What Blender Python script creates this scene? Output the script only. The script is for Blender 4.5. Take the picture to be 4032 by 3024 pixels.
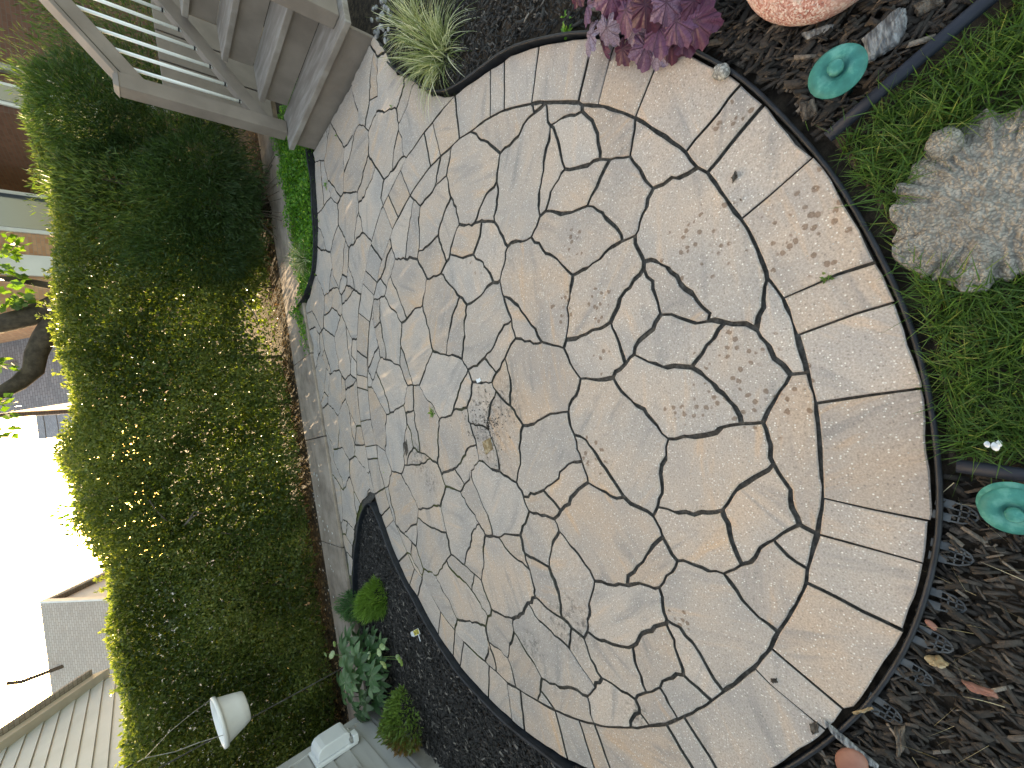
import bpy, bmesh, math, random
import numpy as np
from mathutils import Vector, Matrix, Euler
random.seed(7); rng = np.random.default_rng(7)
sc = bpy.context.scene
for o in list(bpy.data.objects): bpy.data.objects.remove(o)
# ------------------------------------------------------------------ camera
HC, PITCH, ROLL, FPX = 1.42, 0.731747, -0.130084, 1652.383      # phone held at chest height, tilted down, ultra-wide lens
cp, sp, cr, sr = math.cos(PITCH), math.sin(PITCH), math.cos(ROLL), math.sin(ROLL)
cam_d = bpy.data.cameras.new('camera'); cam = bpy.data.objects.new('camera', cam_d); sc.collection.objects.link(cam)
u_w = Vector((cr, sr*sp, sr*cp)); v_w = Vector((-sr, cr*sp, cr*cp)); f_w = Vector((0, cp, -sp))
m = Matrix.Identity(4)
for i in range(3):
    m[i][0] = -v_w[i]; m[i][1] = u_w[i]; m[i][2] = -f_w[i]       # the phone is turned sideways: scene 'up' points left
m[2][3] = HC
cam.matrix_world = m
cam_d.sensor_fit = 'HORIZONTAL'; cam_d.sensor_width = 36.0; cam_d.lens = FPX/4032*36.0
cam_d.clip_start = 0.02; cam_d.clip_end = 2000
sc.camera = cam
# ------------------------------------------------------------------ light
SUN_EL, SUN_AZ = math.radians(10.5), math.radians(-13.0)           # low sun behind the hedge, azimuth from +Y towards +X
sdir = Vector((math.sin(SUN_AZ)*math.cos(SUN_EL), math.cos(SUN_AZ)*math.cos(SUN_EL), math.sin(SUN_EL)))
wd = bpy.data.worlds.new('World'); sc.world = wd; wd.use_nodes = True
nt = wd.node_tree; bg = nt.nodes['Background']
sky = nt.nodes.new('ShaderNodeTexSky'); sky.sky_type = 'NISHITA'; sky.sun_disc = False
sky.sun_elevation = SUN_EL; sky.sun_rotation = SUN_AZ
sky.air_density = 1.0; sky.dust_density = 3.0; sky.ozone_density = 0.6
nt.links.new(sky.outputs[0], bg.inputs[0]); bg.inputs[1].default_value = 0.15
sun_d = bpy.data.lights.new('sun', 'SUN'); sun_d.energy = 3.0; sun_d.angle = math.radians(0.5); sun_d.color = (1.0, 0.86, 0.66)
sun = bpy.data.objects.new('sun', sun_d); sc.collection.objects.link(sun)
sun.rotation_euler = (-sdir).to_track_quat('-Z', 'Y').to_euler(); sun.location = sdir*30
sc.view_settings.view_transform = 'Standard'; sc.view_settings.look = 'None'
sc.view_settings.gamma = 1.0; sc.view_settings.use_curve_mapping = False
sc.view_settings.exposure = 2.6
sc.view_settings.use_white_balance = True                          # the phone balanced for the blue light of the shade
sc.view_settings.white_balance_temperature = 8350; sc.view_settings.white_balance_tint = 10
sc.cycles.max_bounces = 5; sc.cycles.diffuse_bounces = 2; sc.cycles.glossy_bounces = 2; sc.cycles.transmission_bounces = 4
# ------------------------------------------------------------------ where a point of the photograph (2212 px wide) stands
def ray(vx, vy):
    x, y = vx*4032/2212, vy*4032/2212
    u = (1512-y)/FPX; v = (2016-x)/FPX
    u, v = cr*u-sr*v, sr*u+cr*v
    return Vector((u, cp+v*sp, -sp+v*cp))
CAM = Vector((0, 0, HC))
def at(vx, vy, z=0.0):
    d = ray(vx, vy); return CAM+d*((z-HC)/d.z)
def onY(vx, vy, Y):
    d = ray(vx, vy); return CAM+d*(Y/d.y)
def onplane(vx, vy, P, n):
    d = ray(vx, vy); return CAM+d*((Vector(P)-CAM).dot(n)/d.dot(n))
YAW = math.radians(-4.8)                                            # the house, the steps and the kerb share one axis
A_ = Vector((math.sin(YAW), math.cos(YAW), 0)); R_ = Vector((A_.y, -A_.x, 0)); Z_ = Vector((0, 0, 1))
def W(p, q, z): return R_*p+A_*q+Z_*z
# ------------------------------------------------------------------ objects
col = sc.collection
wloc = {}
def tag(o, label=None, cat=None, group=None, kind=None):
    if label: o['label'] = label
    if cat: o['category'] = cat
    if group: o['group'] = group
    if kind: o['kind'] = kind
    return o
def thing(name, loc, label, cat, group=None):
    o = bpy.data.objects.new(name, None); col.objects.link(o); o.empty_display_size = 0.1
    o.location = loc; wloc[o.name] = Vector(loc)
    return tag(o, label, cat, group)
def link(name, me, mat, parent, org, smooth=False):
    o = bpy.data.objects.new(name, me); col.objects.link(o)
    if mat is not None:
        for mm in (mat if isinstance(mat, (list, tuple)) else [mat]): me.materials.append(mm)
    wloc[o.name] = Vector(org)
    if parent is not None:
        o.parent = parent; o.location = Vector(org)-wloc[parent.name]
    else: o.location = org
    if smooth and len(me.polygons): me.polygons.foreach_set('use_smooth', np.ones(len(me.polygons), bool))
    return o
def build(name, verts, faces, mat, parent=None, smooth=False, org=None, bevel=0, segs=1, matidx=None):
    "one mesh object from world-space points"
    vs = [Vector(v) for v in verts]
    if org is None:
        lo = Vector([min(v[i] for v in vs) for i in range(3)]); hi = Vector([max(v[i] for v in vs) for i in range(3)])
        org = Vector(((lo.x+hi.x)/2, (lo.y+hi.y)/2, lo.z))
    org = Vector(org)
    me = bpy.data.meshes.new(name); me.from_pydata([tuple(v-org) for v in vs], [], [tuple(f) for f in faces])
    bm = bmesh.new(); bm.from_mesh(me); bmesh.ops.recalc_face_normals(bm, faces=bm.faces); bm.to_mesh(me); bm.free()
    me.update()
    if matidx is not None: me.polygons.foreach_set('material_index', np.array(matidx, np.int32))
    o = link(name, me, mat, parent, org, smooth)
    if bevel:
        b = o.modifiers.new('bevel', 'BEVEL'); b.width = bevel; b.segments = segs; b.limit_method = 'ANGLE'; b.angle_limit = math.radians(40)
    return o
def bulk(name, V, F, mat, parent=None, attrs=None, smooth=False, org=None):
    "large mesh from numpy arrays V (n,3) F (m,k)"
    V = np.asarray(V, np.float32).reshape(-1, 3); F = np.asarray(F, np.int32)
    if org is None: org = ((V[:, 0].min()+V[:, 0].max())/2, (V[:, 1].min()+V[:, 1].max())/2, V[:, 2].min())
    V = V-np.array(org, np.float32)
    me = bpy.data.meshes.new(name); n, k = F.shape
    me.vertices.add(len(V)); me.vertices.foreach_set('co', V.ravel())
    me.loops.add(n*k); me.loops.foreach_set('vertex_index', F.ravel())
    me.polygons.add(n); me.polygons.foreach_set('loop_start', np.arange(0, n*k, k, dtype=np.int32))
    if attrs:
        for nm, a in attrs.items():
            a = np.asarray(a, np.float32)
            if a.ndim == 1: at_ = me.attributes.new(nm, 'FLOAT', 'POINT'); at_.data.foreach_set('value', a)
            else: at_ = me.attributes.new(nm, 'FLOAT_VECTOR', 'POINT'); at_.data.foreach_set('vector', a.ravel())
    me.update(calc_edges=True); me.validate()
    return link(name, me, mat, parent, org, smooth)
class MB:
    def __init__(s): s.v = []; s.f = []
    def add(s, vs, fs):
        n = len(s.v); s.v += [Vector(v) for v in vs]; s.f += [tuple(i+n for i in f) for f in fs]; return s
    def hexa(s, c):                                                # 8 corners: bottom loop then top loop
        return s.add(c, [(0, 3, 2, 1), (4, 5, 6, 7), (0, 1, 5, 4), (1, 2, 6, 5), (2, 3, 7, 6), (3, 0, 4, 7)])
    def box(s, p0, p1, q0, q1, z0, z1):                            # in the house axes
        return s.hexa([W(p0, q0, z0), W(p1, q0, z0), W(p1, q1, z0), W(p0, q1, z0), W(p0, q0, z1), W(p1, q0, z1), W(p1, q1, z1), W(p0, q1, z1)])
    def xbox(s, x0, x1, y0, y1, z0, z1):
        return s.hexa([(x0, y0, z0), (x1, y0, z0), (x1, y1, z0), (x0, y1, z0), (x0, y0, z1), (x1, y0, z1), (x1, y1, z1), (x0, y1, z1)])
    def tube(s, pts, rad, n=8, cap=True):
        pts = [Vector(p) for p in pts]; rad = rad if isinstance(rad, (list, tuple)) else [rad]*len(pts)
        rings = []; side = None
        for i, p in enumerate(pts):
            t = (pts[min(i+1, len(pts)-1)]-pts[max(i-1, 0)]).normalized()
            if side is None: side = t.cross(Vector((0.13, 0.2, 0.97)) if abs(t.z) < 0.9 else Vector((1, 0, 0))).normalized()
            side = (side-t*side.dot(t)).normalized(); up = t.cross(side)
            rings.append([p+(side*math.cos(2*math.pi*k/n)+up*math.sin(2*math.pi*k/n))*rad[i] for k in range(n)])
        vs = [v for r in rings for v in r]; fs = []
        for i in range(len(pts)-1):
            for k in range(n): fs.append((i*n+k, i*n+(k+1) % n, (i+1)*n+(k+1) % n, (i+1)*n+k))
        if cap: fs += [tuple(range(n))[::-1], tuple(range((len(pts)-1)*n, len(pts)*n))]
        return s.add(vs, fs)
    def lathe(s, prof, c, n=24, ax=None, tilt=None):
        c = Vector(c); vs = []; fs = []; mt = tilt or Matrix.Identity(3)
        for r, z in prof:
            for k in range(n):
                a = 2*math.pi*k/n; vs.append(c+mt @ Vector((r*math.cos(a), r*math.sin(a), z)))
        for i in range(len(prof)-1):
            for k in range(n): fs.append((i*n+k, i*n+(k+1) % n, (i+1)*n+(k+1) % n, (i+1)*n+k))
        return s.add(vs, fs)
    def build(s, name, mat, parent=None, **k): return build(name, s.v, s.f, mat, parent, **k)
# ------------------------------------------------------------------ node helpers
def newmat(name):
    mt = bpy.data.materials.new(name); mt.use_nodes = True
    n = mt.node_tree.nodes; b = n['Principled BSDF']; return mt, mt.node_tree, n, b
class NT:
    def __init__(s, tree): s.t = tree; s.n = tree.nodes; s.l = tree.links
    def node(s, ty, **kw):
        o = s.n.new(ty)
        for k, v in kw.items(): setattr(o, k, v)
        return o
    def link(s, a, b): s.l.new(a, b)
    def val(s, sock, v):
        if hasattr(v, 'is_output') or isinstance(v, bpy.types.NodeSocket): s.l.new(v, sock)
        else: sock.default_value = v
    def math(s, op, a, b=0.0, c=0.0, clamp=False):
        o = s.node('ShaderNodeMath', operation=op, use_clamp=clamp)
        s.val(o.inputs[0], a); s.val(o.inputs[1], b); s.val(o.inputs[2], c); return o.outputs[0]
    def vmath(s, op, a, b=(0, 0, 0)):
        o = s.node('ShaderNodeVectorMath', operation=op); s.val(o.inputs[0], a); s.val(o.inputs[1], b)
        return o.outputs['Value'] if op in ('LENGTH', 'DISTANCE', 'DOT_PRODUCT') else o.outputs[0]
    def pos(s): return s.node('ShaderNodeNewGeometry').outputs['Position']
    def noise(s, vec, scale, detail=4, rough=0.55, dist=0.0):
        o = s.node('ShaderNodeTexNoise'); s.link(vec, o.inputs['Vector']); o.inputs['Scale'].default_value = scale
        o.inputs['Detail'].default_value = detail; o.inputs['Roughness'].default_value = rough; o.inputs['Distortion'].default_value = dist
        return o.outputs['Fac']
    def voro(s, vec, scale, out='Distance', feature='F1'):
        o = s.node('ShaderNodeTexVoronoi', feature=feature); s.link(vec, o.inputs['Vector']); o.inputs['Scale'].default_value = scale
        return o.outputs[out]
    def ramp(s, fac, stops):
        o = s.node('ShaderNodeValToRGB'); s.val(o.inputs[0], fac); e = o.color_ramp.elements
        while len(e) < len(stops): e.new(0.5)
        for i, (p, c_) in enumerate(stops): e[i].position = p; e[i].color = (*c_, 1) if len(c_) == 3 else c_
        return o.outputs[0]
    def mix(s, fac, a, b, blend='MIX'):
        o = s.node('ShaderNodeMix', data_type='RGBA', blend_type=blend)
        s.val(o.inputs['Factor'], fac)
        for k, v in (('A', a), ('B', b)):
            sk = [x for x in o.inputs if x.name == k and x.type == 'RGBA'][0]
            s.val(sk, (*v, 1) if isinstance(v, tuple) and len(v) == 3 else v)
        return [x for x in o.outputs if x.type == 'RGBA'][0]
    def step(s, x, lo, hi):
        o = s.node('ShaderNodeMapRange', interpolation_type='SMOOTHSTEP'); s.val(o.inputs[0], x)
        o.inputs[1].default_value = lo; o.inputs[2].default_value = hi; return o.outputs[0]
    def bump(s, h, strength, dist, bsdf):
        o = s.node('ShaderNodeBump'); s.link(h, o.inputs['Height']); o.inputs['Strength'].default_value = strength
        o.inputs['Distance'].default_value = dist; s.link(o.outputs[0], bsdf.inputs['Normal']); return o
    def scalev(s, vec, v): return s.vmath('MULTIPLY', vec, v)
    def attr(s, name, out='Fac'):
        o = s.node('ShaderNodeAttribute'); o.attribute_name = name; return o.outputs[out]
    def orand(s): return s.node('ShaderNodeObjectInfo').outputs['Random']
def mat_noise(name, stops, scale, rough=0.75, bump=0.3, bscale=None, bdist=0.003, detail=5, stretch=None, spec=0.3, randv=0.0):
    mt, tr, n, b = newmat(name); t = NT(tr); p = t.pos()
    q = t.scalev(p, stretch) if stretch else p
    f = t.noise(q, scale, detail)
    colr = t.ramp(t.step(f, 0.28, 0.72), stops)
    if randv:
        k = t.math('MULTIPLY_ADD', t.orand(), randv, 1-randv/2)
        hs = t.node('ShaderNodeHueSaturation'); t.link(k, hs.inputs['Value']); t.link(colr, hs.inputs['Color']); colr = hs.outputs[0]
    t.link(colr, b.inputs['Base Color']); b.inputs['Roughness'].default_value = rough; b.inputs['Specular IOR Level'].default_value = spec
    if bump: t.bump(t.noise(q, bscale or scale*6, 4), bump, bdist, b)
    return mt
def mat_leaf(name, c0, c1, trans=0.35, rough=0.45, tcol=None, c2=None, spec=0.35):
    "leaf: colour picked per leaf by the attribute rnd; light passes through"
    mt, tr, n, b = newmat(name); t = NT(tr)
    stops = [(0.0, c0), (1.0, c1)] if c2 is None else [(0.0, c0), (0.5, c1), (1.0, c2)]
    c = t.ramp(t.attr('rnd'), stops)
    t.link(c, b.inputs['Base Color']); b.inputs['Roughness'].default_value = rough; b.inputs['Specular IOR Level'].default_value = spec
    tl = t.node('ShaderNodeBsdfTranslucent')
    tc = t.mix(1.0, c, tcol or (1.0, 1.0, 0.45), 'MULTIPLY'); tc2 = t.vmath('MULTIPLY', tc, (2.2, 2.2, 2.2)); t.link(tc2, tl.inputs[0])
    mx = t.node('ShaderNodeMixShader'); mx.inputs[0].default_value = trans
    t.link(b.outputs[0], mx.inputs[1]); t.link(tl.outputs[0], mx.inputs[2]); t.link(mx.outputs[0], n['Material Output'].inputs[0])
    return mt
# ------------------------------------------------------------------ vegetation builders (numpy)
def unit(a): return a/np.maximum(np.linalg.norm(a, axis=-1, keepdims=True), 1e-9)
def leaves(base, direc, normal, length, width, fold=0.15):
    N = len(base); d = unit(direc); n_ = unit(normal-d*(normal*d).sum(1, keepdims=True)); s_ = np.cross(d, n_)
    L = np.broadcast_to(np.asarray(length, float), (N,))[:, None]; w = np.broadcast_to(np.asarray(width, float), (N,))[:, None]
    V = np.stack([base, base+d*L*0.45+s_*w*0.5+n_*w*fold, base+d*L, base+d*L*0.45-s_*w*0.5+n_*w*fold], 1)
    F = np.arange(N*4).reshape(N, 4); return V.reshape(-1, 3), F
def ribbons(base, direc, length, width, bend, segs=4, side=None, tip=0.12):
    N = len(base); d = unit(direc); L = np.broadcast_to(np.asarray(length, float), (N,)); w = np.broadcast_to(np.asarray(width, float), (N,)); bd = np.broadcast_to(np.asarray(bend, float), (N,))
    if side is None:
        a = rng.uniform(0, 2*np.pi, N); side = np.stack([np.cos(a), np.sin(a), 0*a], 1)
        side = unit(np.cross(d, side+np.array([0.01, 0.02, 0.03])))
    P = base.copy(); out = []; st = (L/segs)[:, None]
    for i in range(segs+1):
        k = i/segs; ww = (w*((1-k)*(1-tip)+tip)*0.5)[:, None]*(0.7 if i == 0 else 1)
        out.append(np.stack([P-side*ww, P+side*ww], 1))
        d = unit(d+np.array([0, 0, -1.0])*(bd/segs)[:, None]); P = P+d*st
    V = np.stack(out, 1)                                            # N, segs+1, 2, 3
    idx = np.arange(N*(segs+1)*2).reshape(N, segs+1, 2)
    F = np.stack([idx[:, :-1, 0], idx[:, :-1, 1], idx[:, 1:, 1], idx[:, 1:, 0]], -1).reshape(-1, 4)
    return V.reshape(-1, 3), F, (segs+1)*2
def chips(c, yaw, L, w, h, tilt):
    N = len(c); dx = np.stack([np.cos(yaw)*np.cos(tilt), np.sin(yaw)*np.cos(tilt), np.sin(tilt)], 1)
    dy = np.stack([-np.sin(yaw), np.cos(yaw), rng.normal(0, 0.25, N)], 1); dy = unit(dy); dz = np.cross(dx, dy)
    V = []
    for sx, sy, sz in ((-1, -1, -1), (1, -1, -1), (1, 1, -1), (-1, 1, -1), (-1, -1, 1), (1, -1, 1), (1, 1, 1), (-1, 1, 1)):
        kx = sx*L*0.5*rng.uniform(0.75, 1.0, N); ky = sy*w*0.5*rng.uniform(0.45, 1.0, N); kz = sz*h*0.5*rng.uniform(0.6, 1, N)
        V.append(c+dx*kx[:, None]+dy*ky[:, None]+dz*kz[:, None])
    V = np.stack(V, 1).reshape(-1, 3)
    base = (np.arange(N)*8)[:, None, None]
    F = (base+np.array([(4, 5, 6, 7), (0, 1, 5, 4), (1, 2, 6, 5), (2, 3, 7, 6), (3, 0, 4, 7)])[None]).reshape(-1, 4)
    return V, F
class Waves:
    "irregular smooth 3-D field made of many random waves, about -1..1"
    def __init__(s, freq, n=28, seed=1):
        g = np.random.default_rng(seed); s.k = unit(g.normal(0, 1, (n, 3)))*g.uniform(0.5, 1.6, (n, 1))*freq; s.p = g.uniform(0, 6.28, n)
    def __call__(s, x, y, z): return np.sin(np.stack([x, y, z], -1) @ s.k.T+s.p).sum(-1)/math.sqrt(len(s.p)*0.5)/1.6
def inpoly(x, y, poly):
    ins = np.zeros(len(x), bool); n = len(poly)
    for i in range(n):
        (xa, ya), (xb, yb) = poly[i][:2], poly[(i+1) % n][:2]
        if ya == yb: continue
        ins ^= ((ya > y) != (yb > y)) & (x < (xb-xa)*(y-ya)/(yb-ya)+xa)
    return ins
def sample_poly(poly, n):
    xs = [p[0] for p in poly]; ys = [p[1] for p in poly]; X = []; Y = []
    got = 0
    while got < n:
        x = rng.uniform(min(xs), max(xs), n*2); y = rng.uniform(min(ys), max(ys), n*2); k = inpoly(x, y, poly)
        X.append(x[k]); Y.append(y[k]); got += k.sum()
    return np.concatenate(X)[:n], np.concatenate(Y)[:n]
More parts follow.
